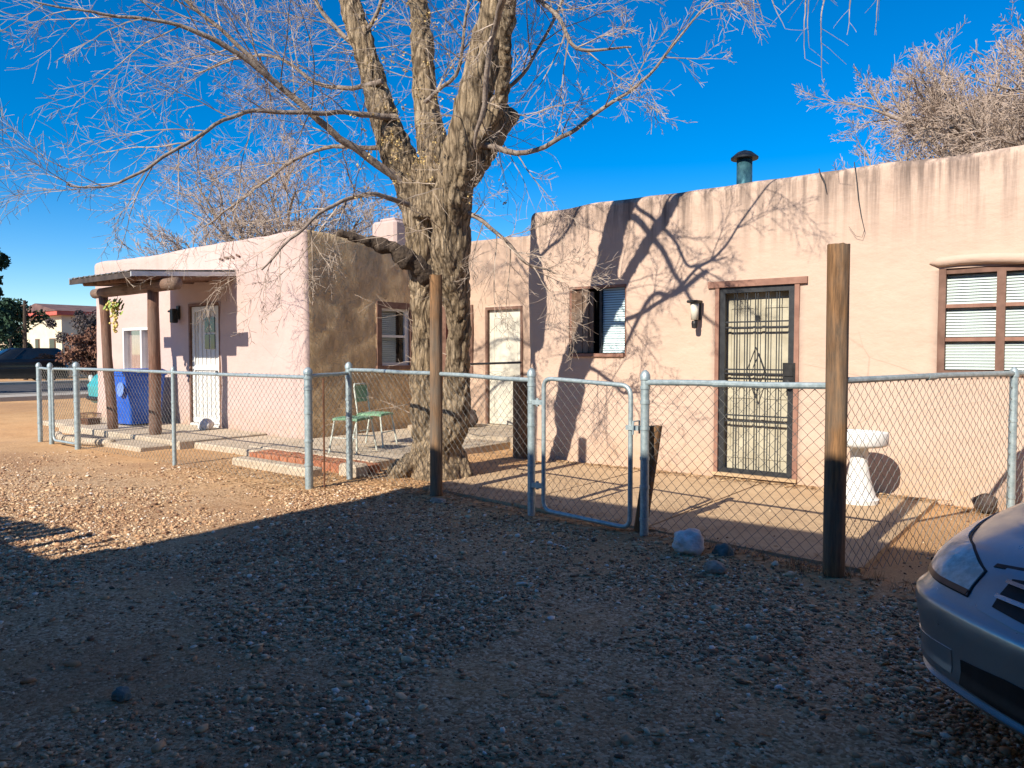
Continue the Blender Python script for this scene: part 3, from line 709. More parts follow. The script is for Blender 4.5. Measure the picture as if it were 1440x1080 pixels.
def rail(a, b, r_, parent, name='top_rail', joints=()):
    mb = MB(); a = Vector(a); b = Vector(b); mb.tube([a, a.lerp(b, .3)+Vector((0, 0, .004)), a.lerp(b, .7)-Vector((0, 0, .004)), b], r_, 10)
    for j in joints:
        c = a.lerp(b, j); d = (b-a).normalized(); mb.tube([c-d*.05, c+d*.05], r_*1.15, 10)
    return smooth_angle(mb.build(name, MT['galv'], parent))
YL = 4.94
FL = thing('chain_link_fence', 'galvanised chain link fence in front of the pink house and porch', 'fence', (-9, YL, 0))
fpost(-12.07, YL, 1.24, .042, FL, bands=(.25, .7, 1.1)); fpost(-9.26, YL, 1.2, .026, FL, bands=(.3, .8)); fpost(-6.52, YL, 1.22, .042, FL, bands=(.25, .5, .8, 1.05, 1.16))
rail((-12.07, YL, 1.19), (-6.52, YL, 1.17), .02, FL, joints=(.35, .8)); chainlink((-12.05, YL+.03, 0), (-6.55, YL+.03, 0), .0, 1.17, FL)
fpost(-6.68, 5.62, 1.27, .036, FL, bands=(.3, .6, .9, 1.15)); rail((-6.52, YL, 1.18), (-6.68, 5.62, 1.2), .02, FL); chainlink((-6.54, YL+.04, 0), (-6.66, 5.58, 0), .02, 1.17, FL)
mb = MB(); mb.tube([(-6.42, YL+.12, .0), (-6.42, YL+.12, 1.16)], .010, 6); o = mb.build('tension_rod', MT['rust'], FL)
FG = thing('chain_link_fence', 'short chain link panel at the far left end of the yard', 'fence', (-13.3, YL, 0))
fpost(-13.06, YL+.02, 1.22, .036, FG, bands=(.3, 1.0)); fpost(-13.5, YL+.02, 1.22, .036, FG, bands=(.3, 1.0)); rail((-13.5, YL+.02, 1.18), (-13.06, YL+.02, 1.18), .02, FG); chainlink((-13.5, YL+.04, 0), (-13.08, YL+.04, 0), .02, 1.16, FG)
def fl(x): return 5.0-.105*(x+1.28)
FM = thing('chain_link_fence', 'chain link fence section in front of the big tree, left of the walk gate', 'fence', (-5.2, 5.4, 0))
def fm(x, z): return (x, fl(x), z)
fpost(-3.86, fl(-3.86), 1.24, .034, FM, bands=(.2, .45, .8, 1.0, 1.15))
rail((-6.66, 5.62, 1.235), fm(-5.19, 1.225), .02, FM); rail(fm(-5.05, 1.22), fm(-3.86, 1.19), .02, FM); chainlink((-6.64, 5.62, 0), (-3.88, fl(-3.88)+.02, 0), .05, 1.20, FM)
# gate
def gate(name, label, x0, x1, zt0, zt1, zb0, zb1, yf, parentloc):
    g = thing(name, label, 'gate', parentloc); mb = MB(); rc = .09; pts = []
    A = [Vector((x0, yf(x0), zb0)), Vector((x1, yf(x1), zb1)), Vector((x1, yf(x1), zt1)), Vector((x0, yf(x0), zt0))]
    for i in range(4):
        p = A[i]; a = (A[i-1]-p).normalized()*rc; b = (A[(i+1) % 4]-p).normalized()*rc
        for t in (0, .2, .4, .6, .8, 1):
            pts.append((p+a)*(1-t)**2+p*2*t*(1-t)+(p+b)*t*t)
    mb.tube(pts, .019, 10, closed=True); smooth_angle(mb.build('gate_frame', MT['galv'], g), 60)
    chainlink((x0+.02, yf(x0)+.0, 0), (x1-.02, yf(x1)+.0, 0), max(zb0, zb1)+.01, min(zt0, zt1)-.0, g, ext=True)
    return g
GT = gate('yard_gate', 'galvanised chain link walk gate with rounded frame corners standing on the concrete walk', -3.72, -2.83, 1.21, 1.17, .075, .06, fl, (-3.3, 5.2, 0))
for z in (.28, 1.0):
    mb = MB(); q = Vector(fm(-3.79, z)); mb.box(q.x-.06, q.x+.07, q.y-.02, q.y+.02, z-.02, z+.02); mb.tube([(q.x, q.y, z-.035), (q.x, q.y, z+.035)], .014, 8); mb.build('hinge', MT['galv'], GT)
mb = MB(); q = fm(-2.80, .86); mb.box(q[0]-.06, q[0]+.05, q[1]-.025, q[1]+.025, .83, .865); mb.tube([(q[0]+.02, q[1]-.05, .8), (q[0]+.02, q[1]-.05, .9), (q[0]+.02, q[1]+.05, .9), (q[0]+.02, q[1]+.05, .8)], .008, 6); mb.build('latch', MT['galv'], GT)
SG = gate('side_gate', 'narrow chain link gate at the far left beside the porch walk', -12.98, -12.16, 1.18, 1.18, .05, .05, lambda x: YL+.02, (-12.6, YL, 0))
FR = thing('chain_link_fence', 'chain link fence section in front of the barred door, from gate to tall wooden post', 'fence', (-2, 5.1, 0))
fpost(-2.70, fl(-2.70), 1.24, .033, FR, bands=(.15, .4, .62, .85, 1.05, 1.16)); rail(fm(-2.70, 1.20), fm(-1.33, 1.215), .022, FR, joints=(.45,)); chainlink((-2.68, fl(-2.68)+.02, 0), (-1.28, fl(-1.28)+.03, 0), -.01, 1.19, FR)
FS = thing('chain_link_fence', 'chain link fence section right of the tall wooden post, running back to the house wall', 'fence', (-.7, 6.6, 0))
e0 = Vector((-1.24, 5.02, 0)); e1 = Vector((-.10, 8.06, 0)); dd = (e1-e0)
def fe(t, z=0): q = e0+dd*t; return (q.x, q.y, z)
q = fe(.655); fpost(q[0], q[1], 1.26, .03, FS, bands=(.3, .9)); rail(fe(0, 1.25), fe(1, 1.28), .021, FS, joints=(.3,)); chainlink(fe(0.01), fe(.99), -.01, 1.24, FS)
# wooden posts
def woodpost(x, y, h, r_, label, seed, lean=(0, 0), split=True):
    mb = MB(); n = 28; seg = 26; P = []
    for i in range(seg+1):
        z = -.12+(h+.12)*i/seg; row = []
        for k in range(n+1):
            a = 2*math.pi*k/n; kk = a if k < n else 0
            rr = r_*(1+.05*noise.noise(Vector((math.cos(kk)*3+seed, math.sin(kk)*3, z*.5)))+.03*noise.noise(Vector((math.cos(kk)*8+seed, math.sin(kk)*8, z*1.2))))
            if split:
                for ca, dp in ((3.9+seed, .14), (5.2+seed, .10), (4.7+seed, .08), (1.2, .1)):
                    da = (kk-ca-.15*noise.noise(Vector((z*1.5, ca, 0)))+math.pi) % (2*math.pi)-math.pi; rr -= r_*dp*math.exp(-(da/.09)**2)
            row.append((x+lean[0]*z+rr*math.cos(kk), y+lean[1]*z+rr*math.sin(kk), z+(.012*noise.noise(Vector((math.cos(kk)*2, math.sin(kk)*2, seed))) if i == seg else 0)))
        P.append(row)
    mb.grid(P); o0 = len(mb.v)
    mb.add([(x+lean[0]*h, y+lean[1]*h, h+.004)]+P[-1][:-1], [(0, 1+k, 1+(k+1) % n) for k in range(n)])
    o = mb.build('wooden_post', MT['post'], loc=(x, y, 0)); smooth_angle(o, 50); return tag(o, label, 'post')
woodpost(-1.28, 5.0, 2.10, .066, 'tall thick weathered round wooden post in front of the peach wall, nearest the car', 1.0, (-.002, 0))
woodpost(-5.12, 5.40, 2.18, .062, 'tall thin weathered wooden post standing right in front of the tree trunk', 2.3, (.004, 0))
mb = MB(); mb.tube([(-5.13, 5.33, .8), (-5.3, 5.30, .82), (-5.42, 5.42, .82)], .006, 6)
# short stub by gate post
woodpost(-2.80, 5.27, .86, .052, 'short dark wooden stake leaning beside the steel gate post', 3.7, (.14, .02))
woodpost(-6.22, 8.28, 1.06, .13, 'thick dark wooden stump post at the corner of the peach house', 5.1, (.0, 0))
# rail from trunk to corner
mb = MB(); mb.tube([(-8.15, 8.95, 1.24), (-6.05, 8.02, 1.30)], .016, 8); mb.tube([(-8.15, 8.95, 0), (-8.15, 8.95, 1.25)], .016, 8)
o = mb.build('handrail', MT['iron'], loc=(-7, 8.6, 0)); tag(o, 'thin dark handrail between the tree trunk and the corner of the peach house', 'handrail')
# =========================================================== bird bath
BB = thing('bird_bath', 'white cast pedestal bird bath standing against the peach wall', 'bird bath', (-1.72, 7.52, 0))
mb = MB(); mb.lathe((-1.72, 7.52, .03), [(.175, 0), (.18, .04), (.155, .06), (.135, .12), (.105, .22), (.085, .32), (.075, .42), (.08, .50), (.11, .54)], 28); smooth_angle(mb.build('pedestal', MT['plaster'], BB), 50)
mb = MB(); mb.lathe((-1.72, 7.52, .55), [(.10, 0), (.20, .008), (.235, .02), (.248, .04), (.25, .125), (.243, .14), (.22, .138), (.205, .09), (0, .07)], 36); smooth_angle(mb.build('bowl', MT['plaster'], BB), 50)
# =========================================================== chairs
def chair(loc, rz, with_back, label, group):
    c = thing('kitchen_chair', label, 'chair', loc, group); M = Matrix.Rotation(rz, 4, 'Z'); L0 = Vector(loc)
    def T(p): return M@Vector(p)+L0
    def tube(pts, r_, name, mat, n=8):
        mb = MB(); mb.tube([T(p) for p in pts], r_, n); return smooth_angle(mb.build(name, mat, c), 60)
    W, D, H = .19, .19, .45
    mb = MB(); P = []
    n = 10
    for i in range(n+1):
        row = []
        for j in range(n+1):
            u = -1+2*i/n; v = -1+2*j/n
            row.append(T((W*1.08*u*(1-.06*v*v), D*1.08*v*(1-.06*u*u), H+.03-.012*(abs(u)**4+abs(v)**4)-.008*(1-u*u)*(1-v*v))))
        P.append(row)
    mb.grid(P); mb.grid([[p-Vector((0, 0, .03)) for p in r_][::-1] for r_ in P])
    for e in ([(r_[0]) for r_ in P], [(r_[-1]) for r_ in P][::-1], P[0][::-1], P[-1]):
        mb.grid([e, [p-Vector((0, 0, .03)) for p in e]])
    smooth_angle(mb.build('seat', MT['greenpaint'], c), 50)
    for sx in (-1, 1):
        tube([(sx*W*.9, D*.9, H), (sx*W*1.15, D*1.25, 0)], .0125, 'leg', MT['chairwhite'])
        if with_back: tube([(sx*W*1.1, -D*1.4, 0), (sx*W*.95, -D*.95, H), (sx*W*.95, -D*1.25, .84)], .0125, 'leg', MT['chairwhite'])
        else: tube([(sx*W*.9, -D*.9, H), (sx*W*1.15, -D*1.25, 0)], .0125, 'leg', MT['chairwhite'])
    tube([(-W, D*1.07, .2), (W, D*1.07, .2)], .008, 'stretcher', MT['chairwhite']); tube([(-W, -D*1.05, .2), (W, -D*1.05, .2)], .008, 'stretcher', MT['chairwhite'])
    if with_back:
        tube([(-W*.95, -D*1.25, .83), (-W*.8, -D*1.3, .88), (W*.8, -D*1.3, .88), (W*.95, -D*1.25, .83)], .0125, 'top_rail', MT['chairwhite'])
        mb = MB(); P = [[T((W*.88*(-1+2*i/8), -D*1.24-.03*(1-(-1+2*i/8)**2), .62+.24*j/4)) for j in range(5)] for i in range(9)]
        mb.grid(P); mb.grid([[p+(M@Vector((0, .012, 0, 0))).to_3d() for p in r_][::-1] for r_ in P]); smooth_angle(mb.build('backrest', MT['greenpaint'], c), 50)
    return c
chair((-8.20, 7.38, .10), R(-70), True, 'old green painted metal chair with its backrest up, set against the brown wall', 'green metal chairs')
chair((-7.86, 6.68, .10), R(15), False, 'backless green metal seat standing nearer the fence than the chair with a backrest', 'green metal chairs')
# =========================================================== bins and things by the porch
BN = thing('recycling_bin', 'blue plastic wheeled bin with open mesh-dark lid standing on the porch under the window', 'bin', (-13.95, 6.72, .12))
def binshape(cx, cy, z0, w, d, h, rz):
    M = Matrix.Rotation(rz, 3, 'Z'); mb = MB()
    def loop(s, z):
        r_ = []
        for (sx, sy) in ((-1, -1), (1, -1), (1, 1), (-1, 1)):
            cxx = sx*(w/2*s-.06); cyy = sy*(d/2*s-.06); a0 = math.atan2(sy, sx)
            for q in (-.7, -.35, 0, .35, .7): v = Vector((cxx+.06*math.cos(a0+q), cyy+.06*math.sin(a0+q), 0)); v = M@v; r_.append((cx+v.x, cy+v.y, z))
        return r_
    L = [loop(.76, z0+.03), loop(.80, z0+.06), loop(.97, z0+h*.88), loop(1.04, z0+h*.89), loop(1.04, z0+h*.93)]
    n = len(L[0])
    for a in L: mb.v += a
    for i in range(len(L)-1):
        for k in range(n): mb.f.append((i*n+k, i*n+(k+1) % n, (i+1)*n+(k+1) % n, (i+1)*n+k)); mb.m.append(0)
    mb.f.append(tuple(range(n))[::-1]); mb.m.append(0)
    lid = MB(); LL = [loop(1.08, z0+h*.925), loop(1.08, z0+h*.955), loop(.9, z0+h*1.0)]
    for a in LL: lid.v += a
    for i in range(2):
        for k in range(n): lid.f.append((i*n+k, i*n+(k+1) % n, (i+1)*n+(k+1) % n, (i+1)*n+k)); lid.m.append(0)
    lid.f.append(tuple(range(2*n, 3*n))); lid.m.append(0); lid.f.append(tuple(range(n))[::-1]); lid.m.append(0)
    return mb, lid, M
b1, l1, M = binshape(-13.90, 6.72, .12, .76, .74, 1.02, R(4))
smooth_angle(b1.build('body', MT['bluebin'], BN)); smooth_angle(l1.build('lid', MT['bluebin'], BN))
mb = MB(); mb.tube([(-14.28, 6.46, 1.0), (-14.38, 6.44, 1.02), (-14.38, 6.98, 1.02), (-14.28, 6.96, 1.0)], .018, 8); mb.build('handle', MT['bluebin'], BN)
for yy in (6.44, 7.0):
    mb = MB(); mb.lathe((-14.20, yy, .25), [(0, -.03), (.12, -.03), (.13, 0), (.12, .03), (0, .03)], 18, axis=Matrix.Rotation(R(90), 3, 'X')); mb.build('wheel', MT['rubber'], BN)
mb = MB(); mb.lathe((-13.72, 6.345, .78), [(0, 0), (.13, 0), (.13, .006), (0, .006)], 20, axis=Matrix.Rotation(R(86), 3, 'X')); mb.build('emblem', simple('pale_emblem', (.10, .20, .52), (.16, .27, .58)), BN)
def rock(name, label, c, s, mat, seed, cat='rock'):
    import bmesh
    bm = bmesh.new(); bmesh.ops.create_icosphere(bm, subdivisions=4, radius=1)
    for v in bm.verts:
        n = v.co.normalized(); k = 1+.28*noise.noise(n*1.3+Vector((seed, 0, 0)))+.10*noise.noise(n*3.5+Vector((seed, 4, 0)))+.03*noise.noise(n*9+Vector((seed, 4, 0)))
        v.co = Vector((n.x*s[0], n.y*s[1], n.z*s[2]))*k
    me = bpy.data.meshes.new(name); bm.to_mesh(me); bm.free(); me.materials.append(MT[mat]); me.polygons.foreach_set('use_smooth', [True]*len(me.polygons))
    o = bpy.data.objects.new(name, me); COL.objects.link(o); o.location = c; return tag(o, label, cat)
rock('rock', 'large round white rock on the gravel right of the gate post', (-2.24, 4.95, .085), (.115, .10, .095), 'rockwhite', 3.1)
rock('rock', 'dark teal rock beside the large white one at the slab edge', (-2.02, 5.02, .03), (.07, .06, .065), 'rockteal', 5.2)
rock('rock', 'small lumpy pale rock in front of the white and teal rocks', (-1.93, 4.66, .02), (.075, .055, .045), 'rocktan', 8.4)
rock('rock', 'large round dark rock on the step beside the cream rear door', (-8.55, 9.75, .30), (.24, .2, .20), 'rockdark', 2.2)
rock('rock', 'white rock sitting at the foot of the porch door', (-12.02, 6.98, .19), (.16, .12, .11), 'rockwhite', 7.7)
rock('rock', 'lone greenish stone lying in the shaded gravel at lower left', at(162, 988, 3.07)+Vector((0, 0, .01)), (.045, .035, .028), 'rockteal', 9.1)
rock('rock', 'flat grey rock in the dirt at the foot of the left wooden post', (-4.93, 5.22, .01), (.09, .06, .035), 'rocktan', 12.1)
rock('rock', 'dark rock at the foot of the wall near the car hood', (-.75, 7.95, .07), (.10, .08, .09), 'rockdark', 14.1)
# curved planter by the porch
mb = MB(); pts = [(-13.9+2.0*t, 5.38-.22*math.sin(math.pi*t), .045) for t in [i/16 for i in range(17)]]; mb.tube(pts, .06, 8)
PL = mb.build('planter_edging', MT['conclight'], loc=(-12.9, 5.4, 0), smooth=True); tag(PL, 'curved low concrete edging round a dark bed in front of the porch', 'edging')
mb = MB(); mb.add([(p[0], p[1]+.06, .03) for p in pts]+[(-11.95, 5.76, .03), (-13.85, 5.76, .03)], [tuple(range(len(pts)+2))]); mb.build('soil', MT['shrubdark'], PL)
# wire crate by porch corner
mb = MB(); c = Vector((-14.6, 6.2, .1))
for z in (.0, .11, .22):
    mb.tube([(c.x-.16, c.y-.12, c.z+z), (c.x+.16, c.y-.12, c.z+z), (c.x+.16, c.y+.12, c.z+z), (c.x-.16, c.y+.12, c.z+z)], .008, 5, closed=True)
for i in range(7):
    for sy in (-1, 1): mb.tube([(c.x-.16+.32*i/6, c.y+.12*sy, c.z), (c.x-.16+.32*i/6, c.y+.12*sy, c.z+.22)], .006, 5)
mb.box(c.x-.14, c.x+.14, c.y-.1, c.y+.1, c.z, c.z+.13)
o = mb.build('wire_crate', MT['rust'], loc=c); tag(o, 'small rusty wire crate at the foot of the left porch post', 'crate')
# =========================================================== TREE
TB = Vector((-6.10, 6.42, 0))
TR = thing('elm_tree', 'big bare elm tree with forked rough trunk in the yard, behind the thin wooden post', 'tree', TB)
def P(px, py, dep, rpx):
    v = at(px, py, dep); return (v, rpx/F*dep)
big = []     # (list of (point,radius))
# two fused trunks
big.append([(Vector((-6.12, 6.47, -.12)), .40), (Vector((-6.12, 6.47, .05)), .355), (Vector((-6.14, 6.48, .3)), .285), P(603, 590, 8.8, 27), P(600, 530, 8.8, 23), P(597, 450, 8.78, 20), P(597, 390, 8.75, 27), P(600, 320, 8.7, 35), P(598, 275, 8.68, 32)])
big.append([(Vector((-5.98, 6.38, -.12)), .38), (Vector((-5.98, 6.36, .06)), .32), (Vector((-5.96, 6.34, .3)), .255), P(638, 590, 8.5, 25), P(644, 520, 8.3, 21), P(645, 450, 8.1, 19), P(636, 385, 7.95, 29), P(634, 310, 7.8, 36), P(640, 260, 7.65, 34), P(655, 200, 7.5, 30), P(668, 140, 7.45, 30), P(683, 80, 7.4, 30), P(698, 10, 7.35, 27), P(712, -70, 7.3, 24), P(728, -170, 7.2, 20), P(740, -300, 7.1, 12)])
big.append([P(604, 330, 8.7, 30), P(575, 250, 8.7, 30), P(548, 190, 8.75, 26), P(525, 110, 8.8, 22), P(508, 50, 8.85, 20), P(488, -10, 8.9, 18), P(460, -100, 9.0, 14), P(440, -190, 9.1, 7)])
big.append([P(606, 310, 8.5, 30), P(610, 240, 8.45, 28), P(604, 170, 8.5, 22), P(598, 100, 8.55, 20), P(592, 30, 8.6, 20), P(588, -40, 8.7, 18), P(580, -140, 8.8, 12), P(575, -220, 8.9, 6)])
big.append([P(655, 255, 7.65, 22), P(690, 205, 7.6, 20), P(722, 160, 7.55, 18)])
big.append([P(610, 400, 8.7, 16), P(585, 372, 8.55, 19), P(552, 352, 8.45, 14), P(515, 338, 8.35, 11), P(474, 326, 8.25, 8)])
def S(xw, zw, Y, r_): return (Vector((xw-(8.15-Y)*math.tan(AZ), Y, zw+(8.15-Y)*TAN)), r_)
big.append([P(655, 250, 7.65, 14), P(672, 205, 7.45, 13), S(-4.62, 2.25, 5.75, .085), S(-4.3, 2.68, 5.45, .08), S(-3.9, 3.2, 5.1, .07), S(-3.5, 3.8, 4.9, .05), S(-3.2, 4.4, 4.7, .03)])
DEAD = big.pop(5)
tb = MB()
for LI, L in enumerate(big):
    L[:] = [(p, r_*(.86 if p.z > 2.3 else .95 if p.z > .6 else 1)) for p, r_ in L]
    # resample smooth (Catmull-Rom)
    pts = [p for p, r_ in L]; rr = [r_ for p, r_ in L]; P2 = []; R2 = []
    for i in range(len(pts)-1):
        p0 = pts[max(0, i-1)]; p1 = pts[i]; p2 = pts[i+1]; p3 = pts[min(len(pts)-1, i+2)]
        for k in range(4):
            t = k/4; q = .5*((2*p1)+(-p0+p2)*t+(2*p0-5*p1+4*p2-p3)*t*t+(-p0+3*p1-3*p2+p3)*t**3)
            P2.append(q); R2.append(rr[i]*(1-t)+rr[i+1]*t)
    P2.append(pts[-1]); R2.append(rr[-1])
    tb.tube(P2, R2, 16)
# root flares
for a, ln in ((-2.2, .62), (-.9, .45), (.2, .5), (2.6, .6), (3.5, .75), (-1.5, .42), (1.4, .5)):
    d = Vector((math.cos(a), math.sin(a), 0)); c = Vector((-6.05, 6.42, 0)); tb.tube([c+d*.12+Vector((0, 0, .5)), c+d*.27+Vector((0, 0, .18)), c+d*ln*.8+Vector((0, 0, .03)), c+d*ln+Vector((0, 0, -.06))], [.13, .13, .085, .03], 10)
dm_ = MB(); dp = []; dr_ = []
for i in range(len(DEAD)-1):
    for k in range(12):
        q = DEAD[i][0].lerp(DEAD[i+1][0], k/12); dp.append(q+Vector((noise.noise(q*6), noise.noise(q*6+Vector((3, 0, 0))), noise.noise(q*6+Vector((0, 3, 0)))))*.03); dr_.append((DEAD[i][1]*(1-k/12)+DEAD[i+1][1]*k/12)*(.72+.35*noise.noise(q*11)))
dm_.tube(dp, dr_, 18); dm_.v = [tuple(Vector(v)+Vector((noise.noise(Vector(v)*26), noise.noise(Vector(v)*26+Vector((9, 0, 0))), noise.noise(Vector(v)*26+Vector((0, 9, 0)))))*.022) for v in dm_.v]; dm_.build('dead_limb', MT['deadwood'], TR, True)
trunk = tb.build('trunk', MT['bark'], TR)
md = trunk.modifiers.new('r', 'REMESH'); md.mode = 'VOXEL'; md.voxel_size = .0175
dg = bpy.context.evaluated_depsgraph_get(); me = bpy.data.meshes.new_from_object(trunk.evaluated_get(dg)); trunk.modifiers.clear(); old = trunk.data; trunk.data = me
nv = len(me.vertices); cs = np.empty(nv*3, dtype=np.float32); me.vertices.foreach_get('co', cs); cs = cs.reshape(-1, 3)
ns = np.empty(nv*3, dtype=np.float32); me.vertices.foreach_get('normal', ns); ns = ns.reshape(-1, 3)
for i in range(nv):
    x, y, z = cs[i]; V3 = Vector((x, y, z))
    wv = noise.noise_vector(V3*1.3)*.25
    a = noise.noise(Vector(((x+wv.x)*11, (y+wv.y)*11, z*1.7)))
    rid = 1-abs(a)*2.2
    r2_ = 1-abs(noise.noise(Vector(((x+wv.x)*19+7, (y+wv.y)*19, z*3.1))))*2.4
    d = -.019*max(0, rid)-.013*max(0, r2_)+.020*noise.noise(V3*5)+.03*noise.noise(V3*2.1)+.012*noise.noise(Vector((x*30, y*30, z*9)))
    cs[i] += ns[i]*d
me.vertices.foreach_set('co', cs.reshape(-1)); me.update()
me.polygons.foreach_set('use_smooth', [True]*len(me.polygons))
if not me.materials: me.materials.append(MT['bark'])
# ---- limbs and twigs
def rv(r2): 
    while True:
        v = Vector((r2.uniform(-1, 1), r2.uniform(-1, 1), r2.uniform(-1, 1)))
        if .1 < v.length < 1: return v.normalized()
class Grow:
    def __init__(s, seed, mbs, rmin=.0022, grav=-.02):
        s.r = random.Random(seed); s.mbs = mbs; s.rmin = rmin; s.grav = grav
    def path(s, p, d, L, r0, lvl, maxl, spec):
        """spec per level: (n children, child length factor, seglen, wobble)"""
        nch, cf, seg, wob = spec[lvl]; n = max(3, int(L/seg)); pts = [p.copy()]; rr = [r0]; d = d.normalized(); p = p.copy()
        kids = []
        for i in range(n):
            d = (d+rv(s.r)*wob+Vector((0, 0, s.grav*(1+lvl*.6)))).normalized(); p = p+d*(L/n); t = (i+1)/n
            pts.append(p.copy()); rr.append(max(s.rmin, r0*(1-.78*t)))
            if lvl < maxl: kids.append((p.copy(), d.copy(), t, rr[-1]))
        s.mbs[min(lvl, len(s.mbs)-1)].tube(pts, rr, (7 if r0 > .02 else 5 if r0 > .008 else 3), cap=False)
        if lvl < maxl and nch > 0:
            for k in range(nch):
                q = kids[int(min(len(kids)-1, (.12+.88*(k+s.r.random())/nch)*len(kids)))]
                sd = rv(s.r); sd = (sd-q[1]*sd.dot(q[1])).normalized(); ang = s.r.uniform(.45, 1.0)
                nd = q[1]*math.cos(ang)+sd*math.sin(ang)+Vector((0, 0, .08))
                s.path(q[0], nd, L*cf*s.r.uniform(.6, 1.25)*(1-.45*q[2]), max(s.rmin, q[3]*.6), lvl+1, maxl, spec)
twm = MB(); lim = MB()
G = Grow(21, [lim, twm], .0017, -.012)
def limb(L, nside, seed, lf=1.3, maxl=3, seglen=.09, wob=.12, rf=.5, thin=True):
    """explicit limb through photo-derived points, with side branches"""
    pts = [p for p, r_ in L]; rr = [r_ for p, r_ in L]; P2 = []; R2 = []
    for i in range(len(pts)-1):
        p0 = pts[max(0, i-1)]; p1 = pts[i]; p2 = pts[i+1]; p3 = pts[min(len(pts)-1, i+2)]
        for k in range(5):
            t = k/5; q = .5*((2*p1)+(-p0+p2)*t+(2*p0-5*p1+4*p2-p3)*t*t+(-p0+3*p1-3*p2+p3)*t**3); q += Vector((noise.noise(q*4), noise.noise(q*4+Vector((7, 0, 0))), noise.noise(q*4+Vector((0, 7, 0)))))*.03
            P2.append(q); R2.append(max(.003, rr[i]*(1-t)+rr[i+1]*t))
    P2.append(pts[-1]); R2.append(rr[-1]); R2 = [q*(.52 if thin else .9) for q in R2]; lim.tube(P2, R2, 8 if rr[0] > .03 else 6, cap=True)
    r2 = random.Random(seed); G.r = r2
    for k in range(nside):
        i = int(min(len(P2)-2, (.1+.9*(k+r2.random())/nside)*len(P2))); d = (P2[i+1]-P2[i]).normalized()
        sd = rv(r2); sd = (sd-d*sd.dot(d)).normalized(); ang = r2.uniform(.5, 1.1); nd = d*math.cos(ang)+sd*math.sin(ang)
        G.path(P2[i], nd, lf*r2.uniform(.5, 1.2), max(.004, min(.008, R2[i]*rf)), 1, maxl, [(0,), (9, .55, seglen, wob), (8, .5, .07, .17), (5, .45, .05, .22)])
# left sweeping limbs
limb([P(572, 262, 8.6, 12), P(520, 225, 8.4, 11), P(470, 190, 8.2, 10), P(420, 145, 8.0, 9), P(370, 105, 7.8, 8), P(300, 60, 7.5, 7), P(240, 40, 7.3, 5), P(160, 28, 7.1, 4), P(60, 12, 6.9, 2)], 19, 1, 1.4)
limb([P(400, 130, 7.9, 6), P(340, 70, 7.8, 6), P(280, 20, 7.7, 5), P(220, -40, 7.6, 4), P(150, -110, 7.4, 3)], 14, 2, 1.5)
limb([P(560, 170, 8.6, 10), P(500, 163, 8.3, 7), P(440, 165, 8.0, 6), P(380, 162, 7.8, 6), P(330, 170, 7.6, 5), P(270, 205, 7.3, 4.5), P(210, 240, 7.1, 4), P(150, 264, 6.9, 3), P(100, 262, 6.8, 2)], 20, 3, 1.1)
limb([P(540, 120, 8.6, 8), P(490, 130, 8.8, 6), P(440, 118, 9.0, 5), P(400, 90, 9.2, 4), P(350, 88, 9.4, 3), P(280, 110, 9.6, 2)], 16, 4, 1.2)
limb([P(560, 215, 8.8, 8), P(510, 210, 9.2, 6), P(450, 215, 9.6, 5), P(400, 240, 9.9, 4), P(340, 285, 10.1, 3), P(290, 320, 10.3, 2)], 16, 5, 1.2)
limb([P(575, 290, 8.2, 8), P(520, 275, 7.7, 6), P(470, 290, 7.3, 5), P(420, 330, 7.0, 4), P(370, 380, 6.8, 2.5)], 11, 6, .9)
limb([P(520, 90, 8.8, 7), P(470, 40, 8.9, 6), P(430, -20, 9.0, 5), P(380, -90, 9.1, 4)], 13, 7, 1.4)
limb([P(515, 60, 8.8, 6), P(540, 10, 8.6, 5), P(545, -60, 8.3, 4)], 10, 8, 1.4)
limb([P(600, 150, 8.3, 6), P(640, 110, 8.1, 5), P(655, 50, 7.9, 4), P(665, -30, 7.8, 3)], 14, 9, 1.0)
# shadow-casting limbs toward the sun / right
limb([P(672, 205, 7.5, 9), P(740, 218, 7.4, 7), P(800, 192, 7.2, 6), P(860, 150, 7.05, 5), P(910, 112, 6.9, 4), P(960, 50, 6.8, 3), P(1000, 5, 6.7, 2)], 10, 10, .8)
limb([P(690, 60, 7.4, 14), P(730, -30, 7.2, 12), P(775, -140, 6.9, 10), P(815, -260, 6.7, 8), P(850, -380, 6.5, 5)], 6, 11, .9, thin=False)
limb([P(715, -20, 7.2, 7), P(752, 5, 7.0, 6.5), P(775, 22, 6.9, 6), P(795, 55, 6.8, 5.5), P(806, 72, 6.75, 5), P(830, 76, 6.7, 4), P(885, 74, 6.6, 2)], 10, 12, .7)
limb([P(690, 150, 7.4, 6), P(735, 110, 7.3, 5), P(765, 60, 7.2, 4), P(790, 10, 7.1, 4), P(815, -60, 7.0, 3)], 8, 13, .9)
limb([P(660, 300, 7.7, 7), P(700, 330, 7.6, 5), P(740, 370, 7.6, 4), P(780, 385, 7.6, 2)], 12, 14, .8)
# shadow tracing limb: drooping branch that shades the wall right of the window
def S(xw, zw, Y, r_): return (Vector((xw-(8.15-Y)*math.tan(AZ), Y, zw+(8.15-Y)*TAN)), r_)
limb([S(-4.75, 3.05, 5.6, .05), S(-4.45, 3.05, 5.2, .045), S(-4.15, 2.75, 4.9, .04), S(-3.9, 2.35, 4.7, .03), S(-3.6, 1.9, 4.5, .022), S(-3.35, 1.7, 4.3, .012)], 3, 16, .45, thin=False)
limb([S(-3.5, 2.36, 4.7, .035), S(-3.9, 2.12, 4.9, .035), S(-4.2, 2.08, 5.1, .03), S(-4.5, 1.62, 5.3, .025), S(-4.65, 1.45, 5.4, .012)], 5, 17, .45, thin=False)
